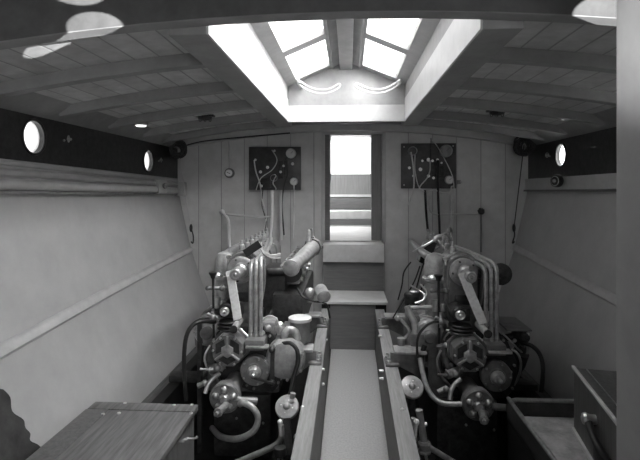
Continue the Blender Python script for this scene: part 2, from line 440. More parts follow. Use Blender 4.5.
# steps up to the doorway
stp = thing('companion_steps', (0.04, 4.5, 0), 'two painted steps leading up from the walkway to the doorway', 'steps')
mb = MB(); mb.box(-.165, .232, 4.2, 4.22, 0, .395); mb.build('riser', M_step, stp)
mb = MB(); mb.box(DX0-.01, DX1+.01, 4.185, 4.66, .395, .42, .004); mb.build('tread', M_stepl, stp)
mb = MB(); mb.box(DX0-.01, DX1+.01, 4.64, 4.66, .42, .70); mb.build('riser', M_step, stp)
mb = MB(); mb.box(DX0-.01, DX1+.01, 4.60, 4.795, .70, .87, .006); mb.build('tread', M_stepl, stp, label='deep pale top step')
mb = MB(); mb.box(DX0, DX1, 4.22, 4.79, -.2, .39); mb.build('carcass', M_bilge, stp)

# engine bearers
def bearer(pts_in_near, pts_in_far, w, z0, z1, lab, hsgn):
    t = thing('engine_bearer', (pts_in_near[0], 3.0, z0), lab, 'bearer')
    (xa, ya), (xb, yb_) = pts_in_near, pts_in_far
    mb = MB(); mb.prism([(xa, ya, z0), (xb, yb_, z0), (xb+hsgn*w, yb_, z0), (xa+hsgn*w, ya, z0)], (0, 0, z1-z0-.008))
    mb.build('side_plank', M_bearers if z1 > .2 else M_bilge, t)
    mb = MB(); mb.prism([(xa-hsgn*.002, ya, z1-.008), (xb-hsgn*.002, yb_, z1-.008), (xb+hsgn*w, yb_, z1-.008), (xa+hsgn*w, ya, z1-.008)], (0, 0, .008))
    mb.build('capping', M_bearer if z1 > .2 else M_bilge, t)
    return t
ZBR = .36
bl = bearer((-.146, 1.1), (-.165, 4.18), -.075, -.3, ZBR, 'pale capped engine bearer along the left edge of the walkway', 1)
br = bearer((.190, 1.1), (.228, 4.18), .075, -.3, ZBR, 'pale capped engine bearer along the right edge of the walkway', 1)
bearer((-1.16, 2.36), (-1.16, 4.18), .07, -.3, .15, 'dark outboard bearer between the left engine and the hull', 1)
bearer((1.08, 2.65), (1.08, 4.18), .07, -.3, .15, 'dark outboard bearer between the right engine and the hull', 1)
for t, px, ys_, s in ((bl, 322.5, (369.5, 384), 1), (br, 381.3, (371, 378.8), -1), (br, 380, (336,), -1), (bl, 326, (340,), 1)):
    for py in ys_:
        p = at(px, py, 2.85 if py > 350 else 3.4)
        MB().cyl((p.x-s*.012, p.y, p.z), (p.x+s*.012, p.y, p.z), .009, .008, 8).build('bolt', M_brass, t)

# ================================================================== SKYLIGHT
sky = s_empty('window_%d' % win, (0, 3, 2.0)); sky['label'] = 'gabled skylight over the engine room'
z0 = zb(.55)-.014
mb = MB()
for x0, x1 in ((SX0-.001, SX0+.008), (SX1-.008, SX1+.001)): mb.box(x0, x1, 1.71, SY1+.01, z0+.003, 2.15)
for x0, x1 in ((SX0-.04, SX0), (SX1, SX1+.04)): mb.box(x0, x1, 1.71, SY1+.01, z0+.13, 2.15)
mb.box(SX0, SX1, SY1, SY1+.03, z0, 2.10)
mb.build('coaming', M_white, sky)  # light on the lower coaming put into its paler colour
mb = MB()
for x0, x1 in ((SX0-.035, SX0+.006), (SX1-.006, SX1+.035)): mb.box(x0, x1, 1.705, SY1+.03, 2.15, 2.275)
mb.build('upper_coaming', M_glaze, sky)
XC = (SX0+SX1)/2; ZE = 2.256; SL = .42; ZR = ZE+SL*(SX1-XC)
mb = MB(); mb.prism([(SX0-.03, SY1, 2.10), (SX1+.03, SY1, 2.10), (SX1+.03, SY1, ZE+.02), (XC, SY1, ZR+.02), (SX0-.03, SY1, ZE+.02)], (0, .03, 0))
mb.build('gable_end', M_glaze, sky)
def zs_(x): return ZE+SL*((SX1-XC)-abs(x-XC))
for s in (-1, 1):
    mb = MB()
    def slab(a0, a1, y0, y1, th=.04):   # a: distance from the centre line
        xa, xb = XC+s*a0, XC+s*a1
        mb.add([(xa,y0,zs_(xa)),(xb,y0,zs_(xb)),(xb,y1,zs_(xb)),(xa,y1,zs_(xa)),(xa,y0,zs_(xa)+th),(xb,y0,zs_(xb)+th),(xb,y1,zs_(xb)+th),(xa,y1,zs_(xa)+th)],
               [(0,1,2,3),(7,6,5,4),(0,4,5,1),(1,5,6,2),(2,6,7,3),(3,7,4,0)])
    IN, OUT = .135, .405
    slab(.03, IN, 1.5, SY1+.03); slab(OUT, .56, 1.5, SY1+.03)
    ys = [1.5, 1.62, 2.30, 2.40, 3.10, 3.21, 3.90, SY1+.03]
    for y0, y1 in zip(ys[::2], ys[1::2]): slab(IN, OUT, y0, y1)
    mb.build('window_frame', M_glaze, sky)
    for y0, y1 in ((1.62, 2.30), (2.40, 3.10), (3.21, 3.90)):
        mb = MB(); xa, xb = XC+s*IN, XC+s*OUT
        mb.add([(xa,y0,zs_(xa)+.02),(xb,y0,zs_(xb)+.02),(xb,y1,zs_(xb)+.02),(xa,y1,zs_(xa)+.02)], [(0,1,2,3)])
        mb.build('pane', M_glass, sky)
mb = MB(); mb.box(XC-.05, XC+.05, 1.5, SY1, ZR-.07, ZR+.04, .006)
mb.box(XC-.12, XC-.105, 1.5, SY1, zs_(XC-.12)-.012, zs_(XC-.12)+.01); mb.box(XC+.105, XC+.12, 1.5, SY1, zs_(XC-.12)-.012, zs_(XC-.12)+.01)
mb.build('ridge', M_glaze, sky)
mb = MB(); mb.box(SX0-.1, SX1+.1, 1.5, 1.58, 2.3, 2.62); mb.build('after_gable', M_glaze, sky)
# quadrant stays
for px in ((299, 320, 339, 84.5, 93.5, 87.5, 'left'), (357, 380, 400, 87.5, 93, 83.5, 'right')):
    x0, xm, x1, ya, ym, yb_, nm = px
    t = thing('skylight_stay', at(xm, ym, 3.80), 'curved bright metal stay hanging under the %s half of the skylight' % nm, 'window stay')
    P = [at(x0, ya, 3.80), at((x0+xm)/2, (ya+ym)/2+2, 3.80), at(xm, ym, 3.80), at((xm+x1)/2, (yb_+ym)/2+2, 3.80), at(x1, yb_, 3.80)]
    up = Vector((0, 0, .030))
    mb = MB(); mb.tube(P+[p+up for p in reversed(P)], .0065, 8, 6, True); mb.build('slotted_bar', M_white, t)
    e = P[0] if nm == 'left' else P[-1]
    mb = MB(); mb.cyl(e+Vector((0, -.012, .015)), e+Vector((0, .19, .015)), .016, n=12); mb.ball(e+Vector((0, -.014, .015)), .018); mb.build('pivot', M_brass, t)

# ================================================================== FITTINGS ON THE LININGS
# left: stacked rails / conduits under the dark band
rl = thing('wall_rail', (-1.73, 3, 1.34), 'stack of pale moulded rails under the portholes on the left side', 'rail')
def sheer(Y): return (4.75-Y)*.018
for i, (dz, r) in enumerate(((.0, .028), (.048, .019), (.086, .015))):
    mb = MB(); mb.tube([(-wx(1.36)+.006+r, Y, 1.385+dz+sheer(Y)*(1+.25*i)) for Y in (4.70, 3.6, 2.5, 1.2)], r, 14, 5)
    mb.build('rail', M_rail, rl)
mb = MB(); mb.prism([(-1.74, 1.2, 1.355+sheer(1.2)), (-1.74, 1.2, 1.52+sheer(1.2)), (-1.722, 1.2, 1.52+sheer(1.2)), (-1.715, 1.2, 1.355+sheer(1.2))], (0, .001, 0))
mb = MB(); mb.bar((-1.728, 1.2, 1.44+sheer(1.2)), (-1.728, 4.72, 1.43), .02, .15); mb.build('backing_board', M_rail, rl)
mb = MB(); mb.bar((-1.715, 1.2, 1.345+sheer(1.2)), (-1.715, 4.72, 1.345), .04, .014); mb.build('shadow_bead', M_frame, rl)
cb = at(155, 185, 4.25); bx = thing('clamp_block', (-1.69, 4.22, 1.38), 'small pale block with a round knob near the forward end of the left rails', 'fitting')
mb = MB(); mb.box(-1.735, -1.665, 4.12, 4.32, 1.365, 1.485, .012); mb.build('block', M_rail, bx)
mb = MB(); mb.lathe((-1.67, 4.22, 1.43), (1, -.3, 0), [(0, .02), (.02, .02), (.022, .028), (.035, .026), (.04, .012)]); mb.build('knob', M_steel, bx)
mb = MB(); mb.box(-1.735, -1.64, 4.66, 4.78, 1.33, 1.47, .014); tag(mb.build('rail_bracket', M_rail), 'pale end bracket where the left rails meet the bulkhead', 'bracket')
# right rail
rr = thing('wall_rail', (1.73, 3, 1.36), 'single flat pale rail under the portholes on the right side', 'rail')
mb = MB(); mb.bar((1.725, 1.2, 1.47), (1.725, 4.78, 1.445), .03, .10); mb.build('rail', M_rail, rr)
mb = MB(); mb.bar((1.715, 1.2, 1.405), (1.715, 4.78, 1.385), .04, .016); mb.build('shadow_bead', M_step, rr)
# horn / bell shaped fitting on right rail
c = at(560, 181, 3.95); hn = thing('lamp_fitting', c, 'round dark lamp fitting on the right rail below the porthole', 'lamp')
cx = Vector((1.70, 3.95, c.z))
mb = MB(); mb.lathe(cx, (-1, -.45, 0), [(0, .02), (.02, .03), (.035, .05), (.06, .052), (.075, .045), (.078, .03)]); mb.build('body', M_black, hn)
mb = MB(); mb.torus(cx+Vector((-.065, -.03, 0)), (-1, -.45, 0), .036, .006); mb.ball(cx+Vector((-.07, -.03, 0)), .016); mb.build('rim', M_steel, hn)
# porthole catches
for i, (px, py, Y, s, lab) in enumerate(((58, 139, 2.86, -1, 'small brass catch beside the larger left porthole'), (157, 160, 4.32, -1, 'small brass catch beside the smaller left porthole'), (549, 155, 4.3, 1, 'small brass catch beside the right porthole'))):
    z = at(px, py, Y).z; t = thing('porthole_catch', (s*1.74, Y, z), lab, 'catch')
    mb = MB(); mb.torus((s*1.725, Y, z), (1, .3, 0), .019, .0035, 16, 6); mb.build('ring', M_brass, t)
    mb = MB(); mb.cyl((s*1.752, Y+.02, z), (s*1.72, Y+.02, z), .008, n=10); mb.ball((s*1.735, Y-.03, z-.012), .007); mb.build('stud', M_brass, t)
for px, py, Y in ((12, 97, 0), ):
    pass
# small reflections by the cornice, built as glowing ovals
for px, py, s, lab in ((141, 126, -1, 'small glowing oval standing in for a reflection above the left side'), (567, 119, 1, 'small glowing oval standing in for a reflection above the right side')):
    P = at(px, py, 3.55); zz = P.z+.016
    if True: MB().cyl((P.x, P.y, zz), (P.x, P.y, zc(P.x)+.003), .03).build('stem', M_rail, None) if False else None
    t = thing('glint_oval', (P.x, P.y, zz-.012), lab, 'light')
    mb = MB(); mb.lathe((P.x, P.y, zz+.002), (0, 0, -1), [(-.07, .05), (0, .055), (.008, .055), (.014, .045)], 20); mb.build('rim', M_rail, t)
    m = bpy.data.materials.get('glint_glow') or None
    if not m:
        m = bpy.data.materials.new('glint_glow'); m.use_nodes = True  # emission paints the reflection, no lamp here
        b = m.node_tree.nodes['Principled BSDF']; b.inputs['Emission Color'].default_value = (1,1,1,1); b.inputs['Emission Strength'].default_value = 2.0
    mb = MB(); mb.lathe((P.x, P.y, zz-.011), (0, 0, -1), [(0, .040), (.008, .034), (.011, .01)], 20); mb.build('lens', m, t)
# dark oval lamps on the beams
for px, py, lab in ((205, 119, 'small dark caged lamp under the deckhead left of the skylight'), (497, 114, 'small dark caged lamp under the deckhead right of the skylight')):
    P = at(px, py, 3.6); P = at(px, py, 3.6*(zc(P.x)-.03-H)/(P.z-H))
    t = thing('caged_lamp', P, lab, 'lamp')
    mb = MB(); mb.box(P.x-.075, P.x+.075, P.y-.03, P.y+.03, P.z+.015, P.z+.032, .004); mb.build('base', M_black, t)
    mb = MB(); mb.ball(P+Vector((0, 0, .012)), .05, 14, (1.15, .8, .5)); mb.build('globe', M_engd, t)
    mb = MB()
    for a in (-.04, 0, .04): mb.tube([P+Vector((a, -.045, .02)), P+Vector((a, -.02, -.016)), P+Vector((a, .02, -.016)), P+Vector((a, .045, .02))], .003, 6, 4)
    mb.build('cage', M_black, t)

# rope coils in the upper corners + cords to blocks
for s, cpx, cpy, l1 in ((-1, 178, 149, 'left'), (1, 524, 145, 'right')):
    C = at(cpx, cpy, 4.62)
    t = thing('rope_coil', C, 'dark rope coil hanging in the upper %s corner of the bulkhead' % l1, 'rope')
    mb = MB()
    for i in range(9):
        a = Vector((random.uniform(-.5, .5), 1, random.uniform(-.5, .5))); mb.torus(C+Vector((random.uniform(-.02, .02), random.uniform(-.05, .05), random.uniform(-.02, .02))), a, random.uniform(.05, .095), .011, 18, 6)
    mb.build('coil', M_rope, t)
    E_ = at(191 if s < 0 else 514, 228, 4.70); E2 = at(193 if s < 0 else 512.5, 243, 4.72)
    mb = MB(); mb.tube([C, C+(E_-C)*.5, E_], .005, 6, 3); mb.build('cord', M_rope if s > 0 else M_wire, t)
    t = thing('tackle_block', E_, 'small dark block and hook at the end of the %s cord' % l1, 'pulley')
    mb = MB(); mb.ball(E_, .03, 12, (.55, .6, 1.4)); mb.build('shell', M_black, t)
    mb = MB(); mb.tube([E_, E_+(E2-E_)*.5+Vector((.012, 0, 0)), E2, E2+Vector((-s*-.02, 0, .015))], .007, 8, 5); mb.build('hook', M_black, t)

# cable along the top of the bulkhead
tag(MB().tube([at(184, 146, 4.68), at(205, 141, 4.68), at(250, 136.5, 4.68), at(290, 133, 4.68)], .007, 8, 6).build('cable', M_black), 'dark cable along the top of the bulkhead on the left', 'cable')
# round switch with conduit
C = at(229, 173, 4.76); t = thing('round_switch', C, 'small round pale switch with conduit on the left of the bulkhead', 'switch')
mb = MB(); mb.lathe(C, (0, -1, 0), [(-.035, .05), (-.01, .05), (0, .036)]); mb.build('base', M_step, t)
mb = MB(); mb.lathe(C, (0, -1, 0), [(0, .034), (.014, .034), (.02, .026)]); mb.build('cover', M_dial, t)
mb = MB(); mb.bar(C+Vector((-.015, -.022, .006)), C+Vector((.015, -.022, -.006)), .006, .006); mb.build('toggle', M_black, t)
mb = MB(); mb.cyl(C+Vector((0, .02, .03)), at(229, 141, 4.78), .008, n=8); mb.build('conduit', M_rail, t)

# ---- switch / gauge boards
def gauge(t, px, py, r, face, rim=M_steel, Y=4.74):
    C = at(px, py, Y)
    g = MB().lathe(C, (0, -1, 0), [(-.01, r), (.02, r), (.026, r*.9), (.018, r*.82)]).build('gauge', rim, t)
    MB().lathe(C, (0, -1, 0), [(.012, r*.83), (.0185, r*.82)]).build('dial', face, g)
    MB().bar(C+Vector((0, -.022, 0)), C+Vector((r*.45, -.022, r*.4)), .005, .003).build('needle', M_black, g)
def board(x0, y0, x1, y1, lab):
    a, b = at(x0, y0, 4.77), at(x1, y1, 4.77)
    t = thing('switch_board', ((a.x+b.x)/2, 4.78, b.z), lab, 'switchboard')
    MB().box(a.x, b.x, 4.762, 4.798, b.z, a.z, .004).build('panel', M_board, t)
    return t
def knob(t, px, py, r, m=M_bright, h=.04, Y=4.762):
    C = at(px, py, Y); MB().lathe(C, (0, -1, 0), [(0, r*.6), (h*.6, r*.6), (h*.7, r), (h, r*.85)], 14).build('switch', m, t)
def wire(t, pts, r, m, nm='wire', Y=4.72): MB().tube([at(*(p if len(p) == 3 else (p[0], p[1], Y))) for p in pts], r, 7, 6).build(nm, m, t)
tr = board(401, 143.5, 456, 188.5, 'dark switchboard of gauges and wires on the bulkhead right of the doorway')
gauge(tr, 446, 151, .062, M_frame); gauge(tr, 412.5, 151, .045, M_board); gauge(tr, 449, 180, .042, M_dial)
for x, y, r in ((420, 169.5, .018), (428, 176, .016), (432, 161, .014), (422, 161, .012), (428, 160, .02), (437, 160, .014), (409, 168, .014), (413, 176, .012), (433, 178, .014), (441, 163, .01)): knob(tr, x, y, r)
for x, y, w, h in ((429, 160, 14, 3), (434, 170, 6, 16), (441, 172, 5, 12)):
    a, b = at(x-w/2, y-h/2, 4.75), at(x+w/2, y+h/2, 4.75); MB().box(a.x, b.x, 4.735, 4.765, b.z, a.z, .004).build('fuse_box', M_engd, tr)
wire(tr, [(430, 160), (430, 170), (427, 178), (421, 185), (419, 189)], .006, M_wire)
wire(tr, [(411, 152), (413, 165), (414, 180), (413, 192), (408, 205)], .008, M_wire)
wire(tr, [(415, 155), (415, 170), (418, 185), (422, 190)], .005, M_wire)
wire(tr, [(419, 189), (426, 192), (434, 190), (442, 193), (449, 192), (452, 186)], .009, M_wire)
wire(tr, [(432, 140), (437, 146), (444, 158), (452, 175), (454, 190), (453, 215), (452, 232)], .005, M_wire)
wire(tr, [(431, 138), (431, 150), (430, 160)], .004, M_black)
wire(tr, [(425, 190), (426, 210), (428, 232), (431, 246, 4.3)], .012, M_black, 'conduit')
wire(tr, [(438, 160), (438, 190), (439, 215), (440, 240)], .012, M_black, 'conduit')
wire(tr, [(451, 195), (451, 215), (452, 238)], .01, M_wire, 'conduit')
for x, y in ((404, 147), (453, 146), (404, 185), (453, 186)): knob(tr, x, y, .007, M_brass, .01)
tl = board(249, 147, 301, 190, 'dark switchboard of gauges and wires on the bulkhead left of the doorway')
gauge(tl, 291, 153.5, .050, M_dial, M_wire); gauge(tl, 294, 181.5, .040, M_dial); gauge(tl, 274, 178, .035, M_board)
for x, y, r in ((268, 167.5, .016), (261, 172, .016), (275, 176, .018), (275, 151, .012), (284, 166, .013), (281, 172, .014), (293, 164, .016), (262, 186, .014), (256, 160, .012)): knob(tl, x, y, r)
for x, y, w, h in ((281, 170, 5, 18), (286, 168, 4, 14), (266, 183, 10, 10)):
    a, b = at(x-w/2, y-h/2, 4.75), at(x+w/2, y+h/2, 4.75); MB().box(a.x, b.x, 4.735, 4.765, b.z, a.z, .004).build('fuse_box', M_engd, tl)
wire(tl, [(254, 160), (256, 172), (260, 184), (262, 200), (266, 215), (264, 232)], .007, M_wire)
wire(tl, [(276, 176), (273, 183), (276, 189), (272, 194)], .006, M_bright)
wire(tl, [(272, 150), (277, 160), (272, 170), (261, 178), (256, 190)], .005, M_wire)
wire(tl, [(286, 158), (288, 172), (284, 186), (282, 205), (284, 235)], .008, M_black)
wire(tl, [(272, 190), (272, 215), (270, 238)], .014, M_white, 'conduit')
wire(tl, [(281, 190), (281, 215), (281, 240)], .016, M_rail, 'conduit')
wire(tl, [(294, 184), (294, 210), (293, 238)], .006, M_wire)
wire(tl, [(263, 188), (262, 205), (266, 222), (262, 240)], .006, M_black)
# bracketed pipe on each side of bulkhead
t = thing('control_pipe', at(245, 216, 4.74), 'thin pale pipe arm reaching left from below the left switchboard', 'pipe')
wire(t, [(272, 217), (245, 216), (222, 214)], .010, M_rail, 'arm'); wire(t, [(222, 212), (228, 220), (229, 240), (231, 262, 4.3), (236, 268, 3.8)], .016, M_white, 'downpipe'); MB().ball(at(222, 212, 4.73), .028).build('elbow', M_white, t)
t = thing('control_pipe', at(457, 214, 4.74), 'thin pipe running right from below the right switchboard to a dark spigot', 'pipe')
wire(t, [(429, 196), (429, 208), (434, 214), (445, 214.5), (480, 214)], .009, M_rail, 'arm'); wire(t, [(481, 213), (481, 235), (481, 252)], .010, M_frame, 'downpipe', 4.785)
MB().lathe(at(481, 210, 4.71), (.1, -.2, -1), [(-.012, .02), (0, .034), (.03, .03), (.045, .014)]).build('spigot', M_black, t)
MB().cyl(at(482, 209, 4.81), at(480, 209, 4.68), .012, n=10).build('handle', M_black, t)
# small switch right of board
C = at(459, 182, 4.77); t = thing('wall_switch', C, 'tiny switch on the boards right of the right switchboard', 'switch')
MB().box(C.x-.015, C.x+.015, C.y-.012, C.y+.02, C.z-.02, C.z+.02, .004).build('plate', M_frame, t); MB().ball(C+Vector((.02, -.01, 0)), .012).build('knob', M_rail, t)

# near post on the right
pt = at(615.5, 200, 1.30)
mb = MB(); mb.box(pt.x, pt.x+.22, 1.18, 1.30, -.0, 2.42, .008)
tag(mb.build('post', M_post), 'tall smooth post at the right edge, close to the viewer', 'post')

# ================================================================== LOCKER, TRAY, CABINET
lk = thing('storage_locker', (-1.0, 1.9, 0), 'low dark wooden locker with a screwed plank lid against the left side', 'locker')
x0, x1 = at(95,402,2.3).x, at(197,404,2.3).x
MB().box(x0+.01, x1-.01, 1.5, 2.29, -.295, .325, .004).build('body', M_wood2, lk)
lid = MB().box(x0, x1+.005, 1.45, 2.225, .325, .352, .003).build('lid', M_wood, lk)
MB().box(x0, x1+.005, 2.23, 2.305, .325, .353, .003).build('hinge_board', M_wood, lk)
MB().box(x0-.0, x0+.11, 1.45, 2.22, .352, .356, .001).build('side_batten', M_wood2, lk)
for px, py in ((103, 414), (125, 403), (119, 413), (174, 405), (191, 413), (192, 404.5)):
    P = at(px, py, 2.0); q = (H-.354)/(H-P.z); P = Vector((P.x*q, 2.0*q, .352))
    MB().lathe(P, (0, 0, 1), [(0, .009), (.004, .008), (.006, .003)], 10).build('screw', M_bright, lk)
for z in (.24, .12):
    MB().tube([(x1-.01, 2.20, z), (x1+.03, 2.20, z+.004), (x1+.036, 2.185, z+.018)], .005, 8, 5).build('catch', M_bright, lk)

# drip tray
ty0, ty1 = 1.6, 2.59; tx0, tx1 = .83, 1.28
tr_ = thing('drip_tray', (1.05, 2.1, .2), 'shallow dark metal tray with a pale inside beside the right engine', 'tray')
MB().box(tx0, tx1, ty0, ty1, .195, .21).build('bottom', M_tray, tr_)
MB().box(tx0+.02, tx1-.02, ty0+.02, ty1-.02, .211, .216).build('lining', M_trayin, tr_)
mb = MB()
for a in ((tx0, tx0+.015, ty0, ty1), (tx1-.015, tx1, ty0, ty1), (tx0, tx1, ty1-.015, ty1), (tx0, tx1, ty0, ty0+.015)): mb.box(a[0], a[1], a[2], a[3], .2, .295)
mb.build('wall', M_tray, tr_)
e = .02
MB().tube([(tx0+.01, ty0, .297), (tx0+.01, ty1-.08, .297), (tx0+.018, ty1-.03, .297), (tx0+.045, ty1-.012, .297), (tx0+.09, ty1-.01, .297), (tx1, ty1-.01, .297)], .011, 10, 5).build('rolled_rim', M_steel, tr_)
MB().tube([(tx0+.06, ty0+.05, .222), (tx0+.06, ty1-.06, .222)], .006).build('bead', M_tray, tr_)
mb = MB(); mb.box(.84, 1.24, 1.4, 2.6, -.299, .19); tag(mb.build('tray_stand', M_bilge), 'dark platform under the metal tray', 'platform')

# cabinet on the right
ct = thing('tool_cabinet', (1.15, 1.9, 0), 'open-topped dark cabinet with pale edging and a bow handle at lower right', 'cabinet')
A_ = at(574, 367, 2.17); B_ = at(619, 423, 1.652); zt = A_.z; zl = at(576, 427, 2.17).z
dirn = (Vector((B_.x, B_.y, 0))-Vector((A_.x, A_.y, 0))).normalized(); L_ = .74; B2 = Vector((A_.x, A_.y, 0))+dirn*L_
nrm = Vector((-dirn.y, dirn.x, 0))
if nrm.x < 0: nrm = -nrm
Aa = Vector((A_.x, A_.y, 0))
def cbox(u0, u1, w0, w1, z0_, z1_):
    P = [Aa+dirn*u+nrm*w for u, w in ((u0, w0), (u1, w0), (u1, w1), (u0, w1))]
    return MB().prism([p+Vector((0, 0, z0_)) for p in P], (0, 0, z1_-z0_))
mb = cbox(0, L_, 0, .02, zl, zt); mb.build('front', M_wood2, ct)
mb = cbox(0, .02, .02, .5, zl, zt-.004); mb.build('side', M_wood2, ct)
mb = cbox(0, L_, .5, .52, zl, zt-.004); mb.build('back', M_wood2, ct)
mb = cbox(0.02, L_, .02, .5, zl, zl+.02); mb.build('bottom', M_wood2, ct)
mb = cbox(0.10, L_, .07, .5, zt-.07, zt-.055); mb.build('inner_shelf', M_wood, ct)
mb = MB(); q = [Aa+dirn*u+nrm*w+Vector((0,0,zt-.002)) for u, w in ((.02, .02), (.02, .5), (.055, .5), (.055, .20), (.14, .12), (L_, .08), (L_, .02))]; mb.prism(q, (0, 0, -.018)); mb.build('top_rim', M_wood2, ct)
mb = MB(); mb.bar(Aa+Vector((0,0,zt+.002))-nrm*.004, Aa+dirn*L_+Vector((0,0,zt+.002))-nrm*.004, .012, .010); mb.build('edging', M_dial, ct)
mb = MB(); mb.bar(Aa+Vector((0,0,zl-.006))-nrm*.004, Aa+dirn*L_+Vector((0,0,zl-.006))-nrm*.004, .014, .014); mb.build('edging', M_dial, ct)
mb = MB(); mb.bar(Aa+Vector((0,0,zt+.001))+nrm*.045+dirn*.02, Aa+dirn*L_+Vector((0,0,zt+.001))+nrm*.045, .004, .004); mb.build('edging', M_steel, ct)
# bow handle on the front
Pf = lambda u, z, o: Aa+dirn*u-nrm*o+Vector((0, 0, z))
zh = zl+.60*(zt-zl)
mb = MB(); mb.lathe(Pf(.29, zh+.01, 0), -nrm, [(0, .018), (.02, .018), (.035, .024), (.045, .02), (.05, .008)]); mb.build('handle_boss', M_bright, ct)
mb = MB(); mb.tube([Pf(.24, zh-.03, .006), Pf(.27, zh+.0, .02), Pf(.32, zh+.0, .03), Pf(.38, zh-.01, .035), Pf(.44, zh-.03, .03), Pf(.47, zh-.06, .008)], .014, 10, 6); mb.build('handle', M_rubber, ct)
mb = MB(); q = [Pf(.28, zl+.02, .002), Pf(.28, zl+.09, .002), Pf(.6, zl+.09, .002), Pf(.6, zl+.02, .002)]; mb.prism(q, -nrm*.004); mb.build('scuff_plate', M_engd, ct)

# cast shadow on the left lining, built as a dark sheet low near the camera
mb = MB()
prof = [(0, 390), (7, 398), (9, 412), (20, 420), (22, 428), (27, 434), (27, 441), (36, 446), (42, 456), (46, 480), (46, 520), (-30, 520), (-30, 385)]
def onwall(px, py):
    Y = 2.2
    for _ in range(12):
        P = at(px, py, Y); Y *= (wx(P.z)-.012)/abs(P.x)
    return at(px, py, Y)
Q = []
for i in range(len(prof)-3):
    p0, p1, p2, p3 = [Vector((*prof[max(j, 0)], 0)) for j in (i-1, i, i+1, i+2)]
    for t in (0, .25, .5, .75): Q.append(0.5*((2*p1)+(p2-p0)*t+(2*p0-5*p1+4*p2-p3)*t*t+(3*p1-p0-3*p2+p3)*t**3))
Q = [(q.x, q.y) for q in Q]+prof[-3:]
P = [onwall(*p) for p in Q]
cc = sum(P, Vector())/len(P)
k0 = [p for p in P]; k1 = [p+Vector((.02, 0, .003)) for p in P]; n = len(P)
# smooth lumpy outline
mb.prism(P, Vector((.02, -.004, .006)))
tag(mb.build('wall_shadow', M_shadow, bevel=.004), 'dark lumpy-edged sheet standing in for a shadow on the lower left lining', 'shadow')

# ================================================================== ENGINES
EX = at(470, 357, 2.75).x; EL = at(228, 352, 2.75).x
eng = thing('marine_engine', (EX, 2.9, -.3), 'right hand engine, its three pipes on the hull side', 'engine', None)
def split_build(name, mb, m, par=None):
    """one object for each separate piece of the builder"""
    n = len(mb.v); up = list(range(n))
    def f(i):
        while up[i] != i: up[i] = up[up[i]]; i = up[i]
        return i
    for fc in mb.f:
        for q in fc[1:]: up[f(q)] = f(fc[0])
    groups = {}
    for fi, fc in enumerate(mb.f): groups.setdefault(f(fc[0]), []).append(fi)
    for g in groups.values():
        idx = sorted({q for fi in g for q in mb.f[fi]}); mp = {q: i for i, q in enumerate(idx)}
        b = MB(); b.v = [mb.v[q] for q in idx]; b.f = [tuple(mp[q] for q in mb.f[fi]) for fi in g]; b.sm = [mb.sm[fi] for fi in g]
        b.build(name, m, par or eng)
SPLIT = {'collar_stud', 'carburettor_nut', 'stud', 'bolt_ring', 'cover_bolt', 'disc_bolt', 'dynamo_bolt', 'pipe_nut', 'cap_nut', 'head_nut', 'casing_bolt', 'recess_shade', 'dynamo_band'}
def R(name, mb, m, par=None, **kw):
    if name in SPLIT: return split_build({'bolt_ring': 'case_bolt'}.get(name, name), mb, m, par)
    return mb.build(name, m, par or eng, **kw)
yv = Vector((0, -1, 0))
# crankcase and sump
mb = MB(); mb.box(EX-.20, EX+.27, 2.98, 4.1, .12, .47, .03); mb.box(EX-.23, EX+.30, 3.0, 4.1, .30, .335, .008)
for i in range(6): mb.box(EX-.225, EX-.20, 3.1+i*.18, 3.12+i*.18, .14, .32)
R('crankcase', mb, M_eng)
mb = MB(); mb.box(EX-.15, EX+.22, 2.95, 4.0, -.27, .13, .03); R('sump', mb, M_engd)
# front case (irregular plate)
pg = [(446,337),(452,331),(498,331),(508,342),(517,362),(518,385),(506,398),(486,399),(470,392),(452,388),(444,374),(443,350)]
mb = MB(); mb.prism([at(x, y, 2.88) for x, y in pg], (0, .10, 0)); R('front_case', mb, M_engd, bevel=.006)
mb = MB()
for x, y in ((449,342),(446,370),(457,385),(486,394),(512,388),(514,365),(503,340)):
    p = at(x, y, 2.88); mb.cyl(p, p+yv*.014, .008, n=6)
R('bolt_ring', mb, M_steel)
# gear cover: eight sided, three ribs
C = at(470, 356, 2.74)
mb = MB(); N8 = 8
def ng(c, r, n, a0=PI/8): return [c+Vector((math.cos(a0+2*PI*i/n)*r, 0, math.sin(a0+2*PI*i/n)*r)) for i in range(n)]
mb.prism(ng(C, .098, 8), (0, .16, 0)); mb.prism(ng(C+Vector((0, .10, 0)), .114, 8), (0, .03, 0))
R('gear_cover', mb, M_eng, bevel=.005)
mb = MB()
for a in (90, 215, 325):
    d = Vector((math.cos(math.radians(a)), 0, math.sin(math.radians(a)))); mb.bar(C+d*.02+yv*.008, C+d*.088+yv*.006, .011, .02, up=(0, 1, 0))
mb.lathe(C+yv*.0, yv, [(0, .042), (.012, .038), (.018, .02)], 6)
R('cover_rib', mb, M_engl, bevel=.003)
mb = MB()
for a0 in range(3):
    a = math.radians(30+120*a0); d = Vector((math.cos(a), 0, math.sin(a)))
    q = [C+yv*.003+Vector((math.cos(a+t)*r, 0, math.sin(a+t)*r)) for r, t in ((.035, -.6), (.072, -.8), (.080, 0), (.072, .8), (.035, .6))]
    mb.prism(q, (0, .004, 0))
R('recess_shade', mb, M_engd)  # shade of the recesses put in as flat dark patches
R('cover_bolt', MB().bolts(C+yv*.0, yv, .084, 6, .007, .012, .5), M_bright)
